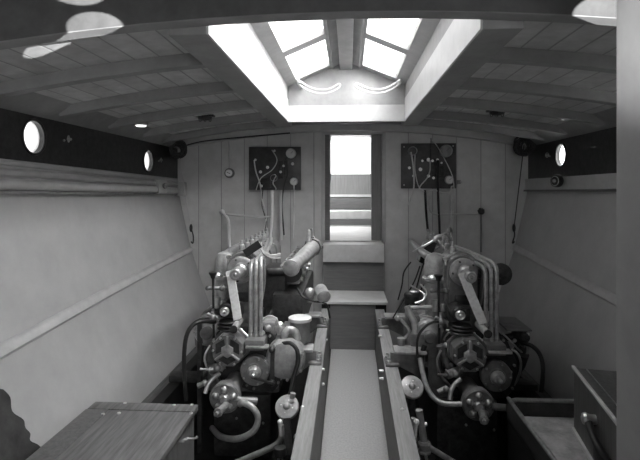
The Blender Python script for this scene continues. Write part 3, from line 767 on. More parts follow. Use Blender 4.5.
# drive disc
C = at(497, 377, 2.76)
mb = MB(); mb.lathe(C, yv, [(-.13, .05), (-.06, .06), (-.05, .086), (-.006, .087), (0, .082), (.002, .05), (.010, .045)], 32); R('drive_disc', mb, M_eng)
mb = MB(); mb.lathe(C, yv, [(0, .042), (.02, .040), (.03, .026), (.034, .024)], 24); R('hub', mb, M_engl)
mb = MB(); mb.cyl(C+yv*.03, C+yv*.055+Vector((.004, 0, -.004)), .011, n=12); mb.ball(C+yv*.055+Vector((.004, 0, -.004)), .012); R('shaft_end', mb, M_bright)
R('disc_bolt', MB().bolts(C, yv, .075, 5, .007, .010, .9), M_steel)
# cylinder block with arched top
def arch(xc, w, zl_, zt_, y, n=14):
    r = w/2; return [Vector((xc-r, y, zl_))]+[Vector((xc-math.cos(PI*i/n)*r, y, zt_-r+math.sin(PI*i/n)*r)) for i in range(n+1)]+[Vector((xc+r, y, zl_))]
bxc = at(463, 290, 3.0).x; bw = .178; bt = at(463, 254.5, 3.0).z
mb = MB(); mb.prism(arch(bxc, bw, .46, bt, 3.0), (0, .30, 0)); mb.prism(arch(bxc, bw+.03, .46, bt+.012, 3.06), (0, .03, 0)); R('cylinder_block', mb, M_eng, bevel=.008)
mb = MB(); mb.box(bxc-.12, bxc+.12, 2.97, 3.34, .45, .49, .006); R('block_flange', mb, M_eng)
for i, Y in enumerate((3.40, 3.68, 3.96)):
    mb = MB(); mb.prism(arch(bxc, bw*.95, .46, bt-.03, Y), (0, .22, 0)); R('cylinder_block', mb, M_eng, bevel=.008)
# top shaft: collar, ring and hub
C = at(463.5, 272, 2.99)
mb = MB(); mb.lathe(C, yv, [(-.02,   .085), (.012, .085), (.018, .078), (.02, .062)], 28); R('collar', mb, M_engl)
mb = MB(); mb.lathe(C+Vector((.005, 0, .0)), Vector((.0, -1, 0)), [(.01, .050), (.05, .045), (.06, .034), (.17, .034), (.175, .028)], 22); R('top_shaft', mb, M_steel)
mb = MB(); mb.torus(C+yv*.17+Vector((.005, 0, 0)), yv, .022, .006); mb.ball(C+yv*.175+Vector((.005, 0, 0)), .012); R('shaft_nut', mb, M_engl)
R('collar_stud', MB().bolts(C, yv, .070, 5, .007, .03, .4), M_engd)
# belt: flat strip from top hub to low roller
T0 = at(462, 273, 2.86); T1 = at(483, 324, 2.72)
mb = MB(); mb.bar(T0, T1, .052, .010, up=(0, 1, 0)); R('flat_belt', mb, M_belt, bevel=.003)
# roller tube
a, b = at(478, 324, 2.80), at(488, 334, 2.62)
mb = MB(); mb.cyl(a, b, .020, n=16); R('crank_handle', mb, M_engl)
d = (b-a).normalized(); mb = MB(); mb.lathe(b, d, [(-.004, .022), (.004, .022), (.005, .014)], 16); R('handle_end', mb, M_engd)
# magneto with round cap and corrugated neck
C = at(460, 315, 2.82)
mb = MB(); mb.lathe(C, yv, [(-.14, .045), (-.02, .045), (-.01, .034)], 20); mb.box(C.x-.05, C.x+.08, 2.9, 3.0, C.z-.06, C.z+.02, .01); R('magneto', mb, M_engd)
mb = MB(); mb.lathe(C, yv, [(-.01, .026), (.012, .028), (.02, .022), (.018, .014)], 22); mb.ball(C+yv*.02, .010); R('magneto_cap', mb, M_bright)
mb = MB()
for i in range(3): mb.lathe(at(462, 325+i*3.4, 2.84)+Vector((0, .02, 0)), (0, 0, -1), [(0, .055+i*.004), (.006, .062+i*.004), (.012, .055+i*.004)], 20)
R('corrugated_neck', mb, M_engd)
# three pipes: up, over and away aft
for i, (px, top) in enumerate(((486, 267), (491.3, 264.5), (496.6, 263))):
    x = at(px, 300, 2.84).x; zt_ = at(px, top, 2.84).z
    Q = [Vector((x, 2.84, .50)), Vector((x, 2.84, .65)), Vector((x, 2.84, zt_-.10)), Vector((x, 2.85, zt_-.035)), Vector((x-.008, 2.89, zt_-.006)), Vector((x-.02, 3.0, zt_)), Vector((x-.06, 3.5, zt_+.002)), Vector((x-.14, 4.1, zt_+.0))]
    R('pipe', MB().tube(Q, .0128, 12, 8), M_engl)
a = at(494, 345, 2.80)
mb = MB(); mb.box(a.x-.055, a.x+.06, 2.76, 2.92, a.z-.05, a.z+.012, .012); R('manifold', mb, M_eng)
R('manifold_flange', MB().box(a.x-.045, a.x+.085, 2.74, 2.80, a.z-.032, a.z-.018, .004), M_bright)
mb = MB()
for x in (486, 491.3, 496.6): p = at(x, 339, 2.84); mb.lathe(p, (0, 0, 1), [(-.03, .016), (.006, .016), (.008, .014), (.02, .014)], 8)
R('pipe_nut', mb, M_steel)
# dark wheel behind pipes
C = at(500.5, 274, 3.22)
mb = MB(); mb.lathe(C, yv, [(-.03, .06), (0, .072), (.012, .072), (.016, .055), (.018, .02)], 26); mb.cyl(C+Vector((0, .02, 0)), C+Vector((-.2, .02, -.0)), .02); R('water_wheel', mb, M_engd)
mb = MB(); mb.cyl(at(478, 274, 3.2), at(500, 274, 3.2), .03); mb.box(C.x-.20, C.x-.04, 3.2, 3.5, .6, C.z+.02, .02); R('pump_body', mb, M_engd)
# spindle rod at left of block
C0 = at(438.5, 276, 2.93); C1 = at(439.5, 352, 2.93)
mb = MB(); mb.cyl(C0, C1, .0075, n=8); mb.lathe(C0, (0, 0, 1), [(-.03, .012), (-.012, .018), (0, .026), (.008, .026)], 12); R('spindle', mb, M_rubber)
mb = MB(); mb.cyl(at(432, 291, 2.94), at(449, 291, 2.98), .011, n=10); mb.ball(at(446, 291, 2.96), .02); mb.ball(at(432, 291, 2.94), .015); R('spindle_bracket', mb, M_eng)
# side cylinder unit with domed lid
C = at(435, 290, 3.16)
mb = MB(); mb.lathe(Vector((C.x, 3.16, .50)), (0, 0, 1), [(0, .085), (.02, .085), (.03, .068), (.30, .068), (.31, .082), (.33, .082), (.34, .070), (.44, .066), (.475, .05), (.49, .015)], 24); R('water_jacket', mb, M_engl)
mb = MB(); p = at(433, 277, 3.06); mb.lathe(p, (0, 0, -1), [(-.012, .02), (0, .035), (.01, .035), (.016, .012)], 16); R('drain_cup', mb, M_bright)
# horizontal bright pipe + flanges
mb = MB(); mb.cyl(at(406, 308, 3.04), at(437, 307, 3.04), .014); R('water_pipe', mb, M_engl)
mb = MB(); mb.cyl(at(436, 300, 3.02), at(436, 311, 3.02), .022); mb.cyl(at(443, 304, 3.0), at(443, 311, 3.0), .014); R('pipe_union', mb, M_bright)
R('elbow_pipe', MB().tube([at(407, 306, 2.98), at(410, 314, 2.97), at(414, 322, 2.96), at(415, 332, 2.95), at(413, 343, 2.95)], .02, 12, 6), M_engl)
# dynamo
C = at(429, 336, 2.98)
mb = MB(); mb.lathe(C, yv, [(-.30, .085), (-.06, .098), (-.02, .098), (.0, .085), (.012, .045), (.014, .04)], 28); R('dynamo', mb, M_engl)
mb = MB(); mb.lathe(C, yv, [(.0, .042), (.035, .040), (.045, .03), (.046, .012)], 20); R('dynamo_cap', mb, M_eng)
mb = MB(); mb.torus(C+Vector((0, .06, 0)), yv, .099, .006); mb.torus(C+Vector((0, .14, 0)), yv, .097, .005); R('dynamo_band', mb, M_steel)
R('dynamo_bolt', MB().bolts(C, yv, .078, 5, .007, .02, .3), M_steel)
R('lead', MB().tube([at(419, 366, 2.80), at(417, 348, 2.82), at(419, 335, 2.84), at(426, 326, 2.85), at(434, 322, 2.87), at(441, 322, 2.9)], .0075, 8, 7), M_rubber)
C = at(441, 321, 2.9)
mb = MB(); mb.ball(C, .024); mb.cyl(C+Vector((-.035, 0, .02)), C+Vector((.04, 0, -.01)), .011); mb.cyl(C+Vector((0, 0, -.04)), C+Vector((0, 0, .05)), .010); R('cross_union', mb, M_steel)
# thin strut tubes between the cover and block
R('oil_pipe', MB().tube([at(444, 340, 2.9), at(449, 333, 2.88), at(458, 338, 2.86), at(462, 337, 2.86)], .006, 8, 6), M_steel)
mb = MB(); mb.cyl(at(441, 345, 2.9), at(449, 372, 2.9), .028, .022); R('slant_tube', mb, M_eng)
mb = MB(); mb.ball(at(446, 345, 2.86), .016); mb.ball(at(452, 347, 2.86), .011); R('cap_nut', mb, M_bright)
# carburettor side clutter
mb = MB(); C = at(512, 325, 3.12); mb.box(C.x-.07, C.x+.08, 3.0, 3.3, C.z-.005, C.z+.006, .002); R('guard_plate', mb, M_eng)
C = at(520, 335, 3.1)
mb = MB(); mb.ball(C, .055, 16, (1, 1, .8)); mb.cyl(C+Vector((0, 0, -.1)), C+Vector((0, 0, .0)), .035); mb.lathe(C+Vector((.01, -.03, 0)), yv, [(0, .03), (.03, .03), (.035, .02)]); mb.cyl(C+Vector((-.14, 0, -.03)), C, .022); R('carburettor', mb, M_engd)
mb = MB(); mb.ball(C+Vector((.03, -.05, .02)), .012); mb.ball(C+Vector((-.05, -.05, -.02)), .012); mb.ball(C+Vector((.01, -.06, -.04)), .010); R('carburettor_nut', mb, M_bright)
R('fuel_pipe', MB().tube([C+Vector((-.12, -.03, .02)), C+Vector((-.07, -.06, -.03)), C+Vector((-.02, -.06, -.08)), C+Vector((.03, -.04, -.10)), C+Vector((.05, -.02, -.04))], .007, 8, 6), M_steel)
mb = MB(); p = at(519, 358, 3.08); mb.lathe(p, (.2, -.3, 1), [(-.1, .04), (-.04, .05), (.04, .05), (.05, .03), (.09, .02)], 16); R('strainer', mb, M_engd)
# lower front: seawater pump
C = at(478.5, 405, 2.62)
mb = MB(); mb.lathe(C, yv, [(-.34, .05), (-.06, .055), (-.05, .083), (0, .086), (.008, .078), (.006, .06)], 28); R('sea_pump', mb, M_eng)
mb = MB()
for i in range(5):
    a = 2*PI*i/5+.3; q = C+Vector((math.cos(a)*.052, -.01, math.sin(a)*.052)); mb.ball(q, .021, 12); mb.bar(C+yv*.012, q, .014, .014, up=(0, 1, 0))
mb.lathe(C, yv, [(0, .03), (.02, .028), (.03, .02)], 16)
R('pump_lobe', mb, M_steel)
mb = MB(); q = C+Vector((.015, -.02, -.03)); e2 = at(484, 420, 2.50); mb.cyl(q, e2, .022, .018, 14); mb.lathe(e2, (e2-q), [(-.012, .024), (.006, .024), (.008, .012)], 8).cyl(e2, e2+(e2-q)*.3, .010); R('pump_spout', mb, M_steel)
mb = MB(); mb.tube([C+Vector((.07, .0, 0)), at(497, 407, 2.62), at(511, 408, 2.64)], .019, 12, 4); R('pump_outlet', mb, M_eng)
mb = MB(); p = at(455, 372, 2.8); mb.cyl(at(447, 375, 2.78), at(460, 370, 2.82), .024); mb.cyl(at(438, 374.5, 2.77), at(448, 375, 2.79), .007); mb.ball(p+yv*.02, .024); mb.cyl(at(462, 362, 2.82), at(457, 376, 2.8), .016); R('cock', mb, M_steel)
R('bend_pipe', MB().tube([at(461, 379, 2.75), at(455, 384, 2.74), at(451, 391, 2.72), at(450, 400, 2.7)], .013, 10, 6), M_steel)
mb = MB(); mb.cyl(at(438, 392, 2.75), at(447, 388, 2.75), .015); mb.ball(at(446, 389, 2.74), .018); R('drain_cock', mb, M_steel)
mb = MB(); mb.cyl(at(444, 352, 2.92), at(455, 372, 2.88), .02); R('slant_tube', mb, M_eng)
# studs and small nuts scattered over the front
mb = MB()
for px, py in ((480,391),(463,389),(489,384),(471,383),(503,352),(511,372),(488,420),(494,430),(466,425)):
    p = at(px, py, 2.86 if py < 400 else 2.9); mb.ball(p, .008)
R('stud', mb, M_steel)
# exhaust manifold and aft gear along the top
mb = MB(); z = .99
for i in range(7): 
    Y = 3.15+i*.16; mb.lathe(Vector((bxc-.03, Y, bt-.02)), (0, 0, 1), [(0, .022), (.05, .020), (.055, .012), (.08, .010)], 10)
[split_build('valve_cap', mb, M_steel)]
mb = MB(); mb.tube([(bxc-.05, 3.1, bt-.06), (bxc-.17, 3.3, bt-.05), (bxc-.17, 4.1, bt-.05)], .028, 12, 6); R('intake_pipe', mb, M_eng)
# crank end and flywheel casing
mb = MB(); mb.lathe(Vector((EX, 4.1, .30)), (0, 1, 0), [(0, .26), (.12, .26), (.14, .20), (.2, .1)], 36); R('flywheel_casing', mb, M_eng)

mb = MB()
for i in range(5): mb.lathe(Vector((bxc-.10+.05*i, 2.985, .49)), (0, 0, 1), [(0, .010), (.010, .010), (.011, .006), (.020, .006)], 6)
split_build('flange_nut', mb, M_bright)
mb = MB(); p = at(463, 300, 2.99); mb.box(p.x-.05, p.x+.05, 2.985, 3.0, p.z-.03, p.z+.03, .004); R('maker_plate', mb, M_engd)
R('hand_hole_cover', MB().lathe((EX-.235, 3.25, .40), (-1, 0, 0), [(0, .06), (.012, .058), (.016, .02)], 20).lathe((EX-.235, 3.60, .40), (-1, 0, 0), [(0, .06), (.012, .058), (.016, .02)], 20), M_engl)
R('oil_pipe', MB().tube([at(441, 350, 2.86), at(437, 362, 2.84), at(441, 376, 2.84), at(450, 386, 2.85), at(452, 398, 2.85)], .007, 8, 7), M_steel)
R('oil_pipe', MB().tube([at(506, 350, 2.9), at(516, 352, 2.88), at(521, 364, 2.87), at(517, 380, 2.88), at(508, 394, 2.9)], .007, 8, 7), M_steel)
R('control_rod', MB().cyl(at(446, 330, 2.90), at(474, 334, 2.86), .006).cyl(at(474, 334, 2.86), at(487, 344, 2.84), .006).ball(at(474, 334, 2.86), .011), M_bright)
R('filler_neck', MB().lathe(at(482, 345, 2.9), (0.1, -.3, 1), [(-.04, .02), (.0, .022), (.004, .028), (.018, .028), (.022, .012)], 14), M_steel)
R('priming_cup', MB().lathe(at(446, 262, 3.05), (0, 0, 1), [(-.02, .008), (.01, .008), (.014, .018), (.03, .02), (.032, .014)], 12), M_bright)
R('priming_cup', MB().lathe(at(452, 257, 3.4), (0, 0, 1), [(-.02, .008), (.01, .008), (.014, .018), (.03, .02), (.032, .014)], 12), M_bright)
R('side_pipe', MB().tube([at(476, 262, 3.1), at(481, 262, 3.08), at(483, 272, 3.06), at(482, 290, 3.06), at(480, 305, 3.05)], .011, 10, 7), M_eng)

# ---- second engine: copies of every part
eng2 = copy_tree(eng)
for o in list(eng2.children):
    if o.name.split('.')[0] in ('water_pipe', 'elbow_pipe', 'side_casing'): bpy.data.objects.remove(o)
eng2.location = (EX-1.38, 2.9, -.3)
eng2['label'] = 'left hand engine, with a fat slanting exhaust drum on its walkway side'

# ---- mounting brackets (mirror images on the walkway side)
def mount(e, xb, s, Y, big=1):
    """xb: x of the bearer centre, s: direction from bearer to engine"""
    t = MB(); z = ZBR
    t.box(xb-s*.03, xb+s*.05, Y-.03, Y+.09, z, z+.02, .004)
    t.prism([(xb+s*.0, Y, z+.02), (xb+s*.0, Y, z+.075), (xb+s*(.20 if s > 0 else .14), Y, z+.085), (xb+s*(.20 if s > 0 else .14), Y, z-.08)], (0, .03, 0))
    t.build('mounting_bracket', M_eng, e, bevel=.004)
    t = MB(); t.box(xb+s*.02, xb+s*(.21 if s > 0 else .15), Y-.035, Y+.09, z+.075, z+.095, .008); t.build('bracket_top', M_engl, e)
    t = MB()
    for dy in (-.01, .07):
        t = MB(); t.lathe(Vector((xb-s*.012, Y+dy, z+.02)), (0, 0, 1), [(0, .014), (.014, .014), (.016, .009), (.03, .008)], 8)
        t.build('mounting_bolt', M_bright, e)
for Y in (2.86, 3.62):
    mount(eng, .245, 1, Y); mount(eng2, -.192, -1, Y)
for e, X, s in ((eng, 1.12, -1), (eng2, -1.12, 1)):
    MB().box(X-s*.03, X+s*.30, 3.0, 3.1, .17, .21, .006).build('mounting_arm', M_engd, e)

# ---- extras on the LEFT engine
def Lp(name, mb, m, **kw): return R(name, mb, m, eng2, **kw)
a, b = at(291, 268, 3.08), at(313, 247, 3.65)
Lp('exhaust_drum', MB().cyl(a, b, .044, .056, 26), M_engl)
d = (b-a).normalized(); Lp('drum_flange', MB().lathe(b, d, [(-.02, .072), (.01, .072), (.012, .04)], 8).bolts(b, d, .07, 4, .012, .03), M_eng)
Lp('drum_cap', MB().lathe(a, -d, [(-.02, .055), (.008, .055), (.014, .042), (.018, .018)], 24), M_engl)
p = at(309, 240, 3.6); Lp('relief_valve', MB().lathe(p, (0, 0, 1), [(-.03, .02), (.0, .022), (.02, .014), (.07, .012), (.08, .006)], 12), M_bright)
Lp('relief_lever', MB().tube([p+Vector((.0, 0, .07)), p+Vector((.02, 0, .085)), p+Vector((.03, 0, .03))], .007, 8, 5), M_steel)
# heads on the walkway side, running aft
mb = MB()
for i in range(4):
    Y = 3.30+.22*i; mb.box(-.48, -.34, Y, Y+.18, .74, .88, .02)
Lp('cylinder_head', mb, M_engl)
mb = MB()
for i in range(4):
    Y = 3.30+.22*i
    for dz in (.76, .82, .88): mb.cyl((-.345, Y+.1, dz), (-.325, Y+.1, dz), .018, n=12)
    mb.cyl((-.42, Y+.05, .87), (-.42, Y+.05, .91), .016, n=8); mb.cyl((-.42, Y+.13, .87), (-.42, Y+.13, .91), .016, n=8)
Lp('head_nut', mb, M_bright)
mb = MB(); mb.box(-.50, -.30, 3.1, 4.05, .46, .72, .02); Lp('valve_chest', mb, M_engd)
# fittings right of the pipes
C = at(324, 297, 3.0); Lp('oil_filter', MB().lathe(C, (.3, -1, -.3), [(-.10, .04), (0, .043), (.006, .036), (.008, .01)], 20), M_engl)
C = at(310, 293, 3.05); Lp('fuel_bowl', MB().ball(C, .036, 16).cyl(C, C+Vector((0, 0, -.06)), .02), M_steel)
Lp('fuel_line', MB().tube([at(297, 288, 3.05), at(303, 297, 3.03), at(314, 301, 3.02), at(326, 304, 3.0), at(330, 318, 3.0)], .007, 8, 6), M_rubber)
C = at(300, 318, 2.95)
Lp('oil_tank', MB().lathe(C, (0, 0, -1), [(.012, .062), (.14, .062), (.16, .04), (.22, .03)], 26), M_eng)
Lp('tank_lid', MB().lathe(C, (0, 0, 1), [(-.014, .072), (.004, .072), (.010, .060), (.012, .02)], 26), M_dial)
Lp('elbow_fitting', MB().tube([at(286, 345, 2.85), at(284, 336, 2.85), at(288, 330, 2.86), at(295, 332, 2.87), at(297, 340, 2.87)], .024, 12, 6), M_engl)
C = at(280, 326, 2.88); Lp('dome_nut', MB().ball(C, .028).lathe(C, (0, 0, -1), [(0, .03), (.03, .03), (.05, .018)], 8), M_bright)
C = at(267, 330, 2.9); Lp('tappet_cover', MB().box(C.x-.05, C.x+.05, 2.9, 3.02, C.z-.04, C.z+.05, .012).ball(C+Vector((.01, -.03, .02)), .022).ball(C+Vector((-.02, -.03, -.01)), .016), M_engl)
Lp('coiled_lead', MB().tube([at(262, 322, 2.86), at(268, 316, 2.86), at(276, 318, 2.86), at(279, 326, 2.85)], .005, 8, 5), M_wire)
# round clutch casing
C = at(285, 360, 2.80)
Lp('clutch_casing', MB().lathe(C, yv, [(-.25, .12), (-.02, .118), (.02, .105), (.035, .06), (.037, .02)], 34), M_engl)
Lp('casing_bolt', MB().bolts(C+yv*.0, yv, .108, 7, .010, .03, .6), M_bright)
Lp('clutch_lever', MB().bar(at(273, 350, 2.78), at(272, 382, 2.76), .024, .02, up=(0, 1, 0)).ball(at(272, 350, 2.77), .02).ball(at(272, 383, 2.75), .02).bar(at(254, 378, 2.70), at(275, 384, 2.74), .012, .012), M_engd)
Lp('lever_pin', MB().cyl(at(278, 368, 2.8), at(285, 368, 2.8), .009), M_bright)
Lp('black_hose', MB().tube([at(281, 344, 2.80), at(290, 343, 2.77), at(297, 350, 2.75), at(298, 362, 2.74), at(294, 376, 2.72), at(291, 390, 2.70), at(289, 400, 2.68)], .012, 10, 8), M_rubber)
# outboard lines of the left engine
Lp('black_hose', MB().tube([at(186, 400, 2.75), at(184, 365, 2.75), at(186, 338, 2.76), at(193, 325, 2.78), at(203, 321.5, 2.82), at(215, 322, 2.9)], .013, 10, 8), M_rubber)
Lp('guard_post', MB().box(at(197, 360, 2.95).x, at(201.5, 360, 2.95).x, 2.95, 2.99, -.25, at(198, 322, 2.95).z, .004), M_engd)
Lp('guard_arch', MB().tube([at(198, 345, 3.1), at(198, 330, 3.1), at(203, 317, 3.1), at(212, 309, 3.1), at(226, 307, 3.1)], .020, 10, 8), M_eng)
# coil box and rings at the top
a, b = at(246, 253, 3.02), at(261, 243, 3.02)
Lp('coil_box', MB().bar(a, b, .08, .05, up=(0, 0, 1)), M_rubber)
for i in range(3):
    Lp('ignition_lead', MB().tube([at(257+i*2, 242, 3.0), at(260+i, 248+i, 2.99), at(264, 252+i, 3.0), at(271, 255+i*1.5, 3.1), at(280, 254+i*2, 3.3)], .006, 8, 6), M_wire)
Lp('hose_loop', MB().tube([at(240, 404, 2.60), at(244, 403, 2.57), at(253, 408, 2.55), at(258, 418, 2.55), at(255, 429, 2.55), at(246, 436, 2.56), at(234, 439, 2.62), at(220, 436, 2.75), at(212, 428, 2.95)], .017, 12, 8), M_engl)

# ---- extras on the RIGHT engine
a, b = at(421, 262, 3.5), at(434, 244, 3.5)
R('coil_box', MB().prism([at(419, 262, 3.5), at(428, 266, 3.5), at(437, 243, 3.5), at(431, 241, 3.5), at(423, 250, 3.5)], (0, .12, 0)), M_rubber)
for i in range(4):
    R('ignition_lead', MB().tube([at(438+i, 240+i, 3.5), at(443+i*1.5, 246+i*2, 3.45), at(449+i, 253, 3.4), at(453+i*2, 254-i, 3.35)], .006, 8, 6), M_wire)
C = at(450, 234, 3.7)
R('lifting_ring', MB().torus(C, (1, -.5, .1), .045, .012, 20, 8).torus(C+Vector((-.03, .02, -.03)), (.3, -1, .2), .03, .01, 16, 8), M_steel)
R('hook_tube', MB().tube([at(434, 242, 3.6), at(438, 237, 3.6), at(444, 238, 3.6), at(448, 244, 3.6)], .02, 10, 6), M_steel)
R('rail_rod', MB().tube([at(413, 252, 3.55), at(424, 246, 3.5), at(433, 241, 3.5)], .009, 8, 4), M_bright)
for pts in ([(424,262),(420,275),(416,290),(412,305)], [(429,262),(428,272),(425,283),(420,292),(418,305)], [(420,266),(415,280),(408,293),(400,306),(393,318)], [(411,262),(404,272),(402,285),(398,300)]):
    R('thin_line', MB().tube([at(x, y, 3.3) for x, y in pts], .005, 6, 6), M_rubber)
R('bright_line', MB().tube([at(410, 285, 3.1), at(418, 290, 3.1), at(424, 294, 3.08), at(423, 300, 3.06), at(415, 303, 3.05)], .006, 8, 6), M_bright)
R('bright_line', MB().tube([at(420, 284, 3.12), at(426, 291, 3.1), at(425, 298, 3.08), at(418, 303, 3.06)], .006, 8, 6), M_bright)
C = at(412, 295, 3.2); R('governor', MB().ball(C, .045, 16, (1.2, 1, .7)).lathe(C, (0, 0, -1), [(0, .05), (.06, .05), (.08, .03)]), M_engd)
R('governor_cap', MB().ball(C+Vector((.01, -.02, .025)), .025, 14, (1.3, 1, .5)), M_steel)
R('side_casing', MB().box(.37, .46, 2.92, 3.3, .33, .53, .02).box(.36, .44, 3.0, 3.15, .50, .62, .015), M_eng)
R('side_clamp', MB().tube([at(399, 318, 3.02), at(405, 324, 3.0), at(409, 332, 2.98), at(404, 340, 2.97)], .012, 8, 6).ball(at(398, 318, 3.02), .018), M_steel)
R('feed_pipe', MB().tube([at(420, 358, 2.78), at(422, 370, 2.75), at(426, 385, 2.70), at(433, 397, 2.66), at(444, 403.5, 2.62), at(462, 404, 2.60)], .014, 12, 8), M_engl)
R('dark_feed_pipe', MB().tube([at(425, 345, 2.86), at(421, 360, 2.85), at(424, 378, 2.8), at(430, 392, 2.75)], .016, 10, 8), M_rubber)
R('black_hose', MB().tube([at(522, 343, 3.05), at(532, 346, 3.0), at(540, 355, 2.98), at(543, 370, 2.96), at(541, 392, 2.95)], .013, 10, 8), M_rubber)
# bracket tie plates near the walkway mount
R('mount_cap', MB().cyl(at(401, 345, 2.86), at(401, 338, 2.86), .022), M_steel)

# ================================================================== greasers and bilge linkages on each bearer
def greaser(px, py, Y, rpx, lab, s):
    C = at(px, py, Y); r = rpx/F*Y
    t = thing('valve_stand', (C.x, C.y, -.3), lab, 'valve')
    ax = Vector((.05*s, -.72, .70)).normalized()
    MB().lathe(C, ax, [(-.016, r*.8), (-.008, r), (.002, r), (.008, r*.93), (.012, r*.3), (.022, r*.22), (.026, r*.1)], 32).build('round_cap', M_engl, t)
    mb = MB()
    u = ax.orthogonal().normalized(); w = ax.cross(u)
    for i in range(4):
        a = i*PI/2+.4; q = C+ax*.006+(u*math.cos(a)+w*math.sin(a))*r*.5; mb.ball(q, .006)
    mb.build('rivet', M_bright, t)
    MB().cyl(C-ax*.012, Vector((C.x+.002*s, C.y+.05, -.3)), .018, .03, 12).build('stem', M_engd, t)
    return t
t1 = greaser(287, 407, 2.50, 12.2, 'round pale capped valve beside the left bearer', -1)
t2 = greaser(412, 387, 2.62, 11.5, 'round pale capped valve beside the right bearer', 1)
MB().cyl(at(292, 398, 2.5), at(293, 393, 2.5), .014).build('cap_handle', M_engl, t1)
# linkages
lk2 = thing('bilge_linkage', at(417, 440, 2.3), 'bright rods and elbow pipe beside the right bearer', 'linkage')
X = lambda px, py, Y=2.3: at(px, py, Y)
MB().cyl(X(403, 411), X(407, 438), .007, n=10).ball(X(402.5, 410.5), .013).ball(X(407, 439), .015).build('rod', M_bright, lk2)
MB().bar(X(405, 439), X(417, 438), .03, .014).build('base_lug', M_steel, lk2)
MB().cyl(X(412.5, 437), X(413.5, 418), .013, .012).build('pillar', M_steel, lk2)
MB().ball(X(416.5, 422, 2.26), .0145).cyl(X(416.5, 422, 2.26), X(415, 437, 2.3), .008).build('ball_handle', M_white, lk2)
MB().tube([X(419, 410), X(421, 422), X(423, 435), X(424.5, 447)], .017, 12, 6).cyl(X(422, 425), X(427, 424), .010).build('upright_pipe', M_steel, lk2)
MB().lathe(X(424.3, 443), (0.02, 0, -1), [(-.01, .022), (.0, .030), (.012, .030), (.014, .024), (.03, .024), (.034, .03), (.044, .03)], 18).build('collar', M_eng, lk2)
MB().cyl(X(427, 446), at(475, 475, 2.35), .013).build('branch_pipe', M_steel, lk2)
MB().cyl(X(425, 450), X(430, 480), .007, n=10).build('tail_rod', M_bright, lk2)
lk3 = thing('bilge_linkage', at(298, 430, 2.3), 'bright rod and curved pipe beside the left bearer', 'linkage')
MB().cyl(X(302, 408), X(298, 436), .007, n=10).ball(X(302.5, 408), .012).ball(X(297, 437), .016).build('rod', M_bright, lk3)
MB().ball(X(280, 422, 2.4), .013).cyl(X(280, 422, 2.4), X(281, 436, 2.4), .008).build('ball_handle', M_white, lk3)
MB().tube([X(281, 425, 2.42), X(281.5, 436, 2.42), X(278, 443, 2.42), X(268, 449, 2.42), X(250, 457, 2.43), X(225, 467, 2.45)], .015, 12, 7).build('curved_pipe', M_steel, lk3)
MB().lathe(X(280, 447, 2.38), (0, 0, -1), [(0, .03), (.02, .032), (.04, .03)], 16).build('collar', M_engd, lk3)
MB().cyl(X(280, 450, 2.38), X(276, 478, 2.38), .007).build('tail_rod', M_bright, lk3)
MB().bar(X(287, 418, 2.45), X(289, 455, 2.40), .035, .02, up=(0, 1, 0)).build('side_plate', M_engd, lk3)

# ================================================================== LIGHT
w = bpy.data.worlds.new('sky'); sc.world = w; w.use_nodes = True
N = w.node_tree.nodes; L = w.node_tree.links; bg = N['Background']
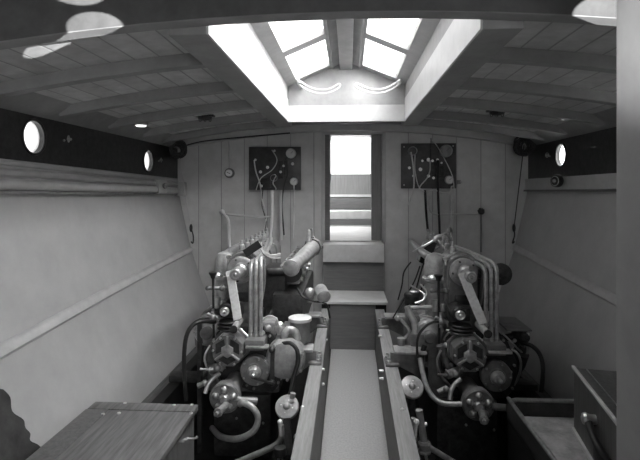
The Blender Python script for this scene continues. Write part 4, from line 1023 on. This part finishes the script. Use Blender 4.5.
# overcast, hazy sky, brighter to starboard where the sun stands behind the haze
tc = N.new('ShaderNodeTexCoord'); dp = N.new('ShaderNodeVectorMath'); dp.operation = 'DOT_PRODUCT'
dp.inputs[1].default_value = Vector((0.80, -.05, 0.60)).normalized()
L.new(tc.outputs['Generated'], dp.inputs[0])
mr = N.new('ShaderNodeMapRange'); mr.interpolation_type = 'SMOOTHSTEP'
mr.inputs['From Min'].default_value = 0.2; mr.inputs['From Max'].default_value = 1.0
mr.inputs['To Min'].default_value = 2.6; mr.inputs['To Max'].default_value = 27.0
L.new(dp.outputs['Value'], mr.inputs['Value']); L.new(mr.outputs[0], bg.inputs['Strength'])
bg.inputs['Color'].default_value = (1, 1, 1, 1)
def spot(name, loc, target, size, energy, blend=.05):
    l = bpy.data.lights.new(name, 'SPOT'); l.energy = energy; l.spot_size = size; l.spot_blend = blend; l.shadow_soft_size = .004
    o = bpy.data.objects.new(name, l); col.objects.link(o); o.location = loc
    o.rotation_euler = (Vector(target)-Vector(loc)).to_track_quat('-Z', 'Y').to_euler(); return o
def portal(name, loc, rot, sx, sy):
    l = bpy.data.lights.new(name, 'AREA'); l.shape = 'RECTANGLE'; l.size = sx; l.size_y = sy; l.cycles.is_portal = True
    o = bpy.data.objects.new(name, l); col.objects.link(o); o.location = loc; o.rotation_euler = rot
portal('skylight_portal', (XC, 2.8, 2.55), (0, 0, 0), 1.1, 2.7)
portal('door_portal', (.04, 4.86, 1.42), (-PI/2, 0, 0), .56, 1.06)
portal('after_portal', (.7, -1.26, 1.55), (PI/2, 0, 0), 1.2, 1.1)
spot('added_glint', (1.70, 0, 1.71), at(96, 28, 1.63), math.radians(2.1), 2200)  # added spot lamps at the portholes, in place of sun glinting off water
spot('added_glint', (1.70, 0, 1.70), at(78, -12, 1.63), math.radians(2.2), 2200)
spot('added_glint', (-1.70, 0, 1.70), at(607, 12, 1.63), math.radians(2.3), 2600)
spot('added_glint', (-1.70, 0, 1.70), at(634, 0, 1.18), math.radians(14), 330, 1.0)  # added soft lamp to brighten the top of the post

# ================================================================== CAMERA
cam = bpy.data.cameras.new('camera'); co = bpy.data.objects.new('camera', cam); col.objects.link(co)
co.location = (0, 0, H); co.rotation_euler = (PI/2, 0, YAW)
cam.sensor_width = 36; cam.lens = F/640*36; cam.shift_y = -42/640; cam.clip_start = .05
sc.camera = co
sc.view_settings.view_transform = 'Standard'; sc.view_settings.look = 'None'
sc.view_settings.exposure = 0.35; sc.view_settings.gamma = 1.0; sc.view_settings.use_curve_mapping = False
sc.cycles.use_denoising = True
sc.cycles.max_bounces = 8; sc.cycles.diffuse_bounces = 6; sc.cycles.transparent_max_bounces = 8
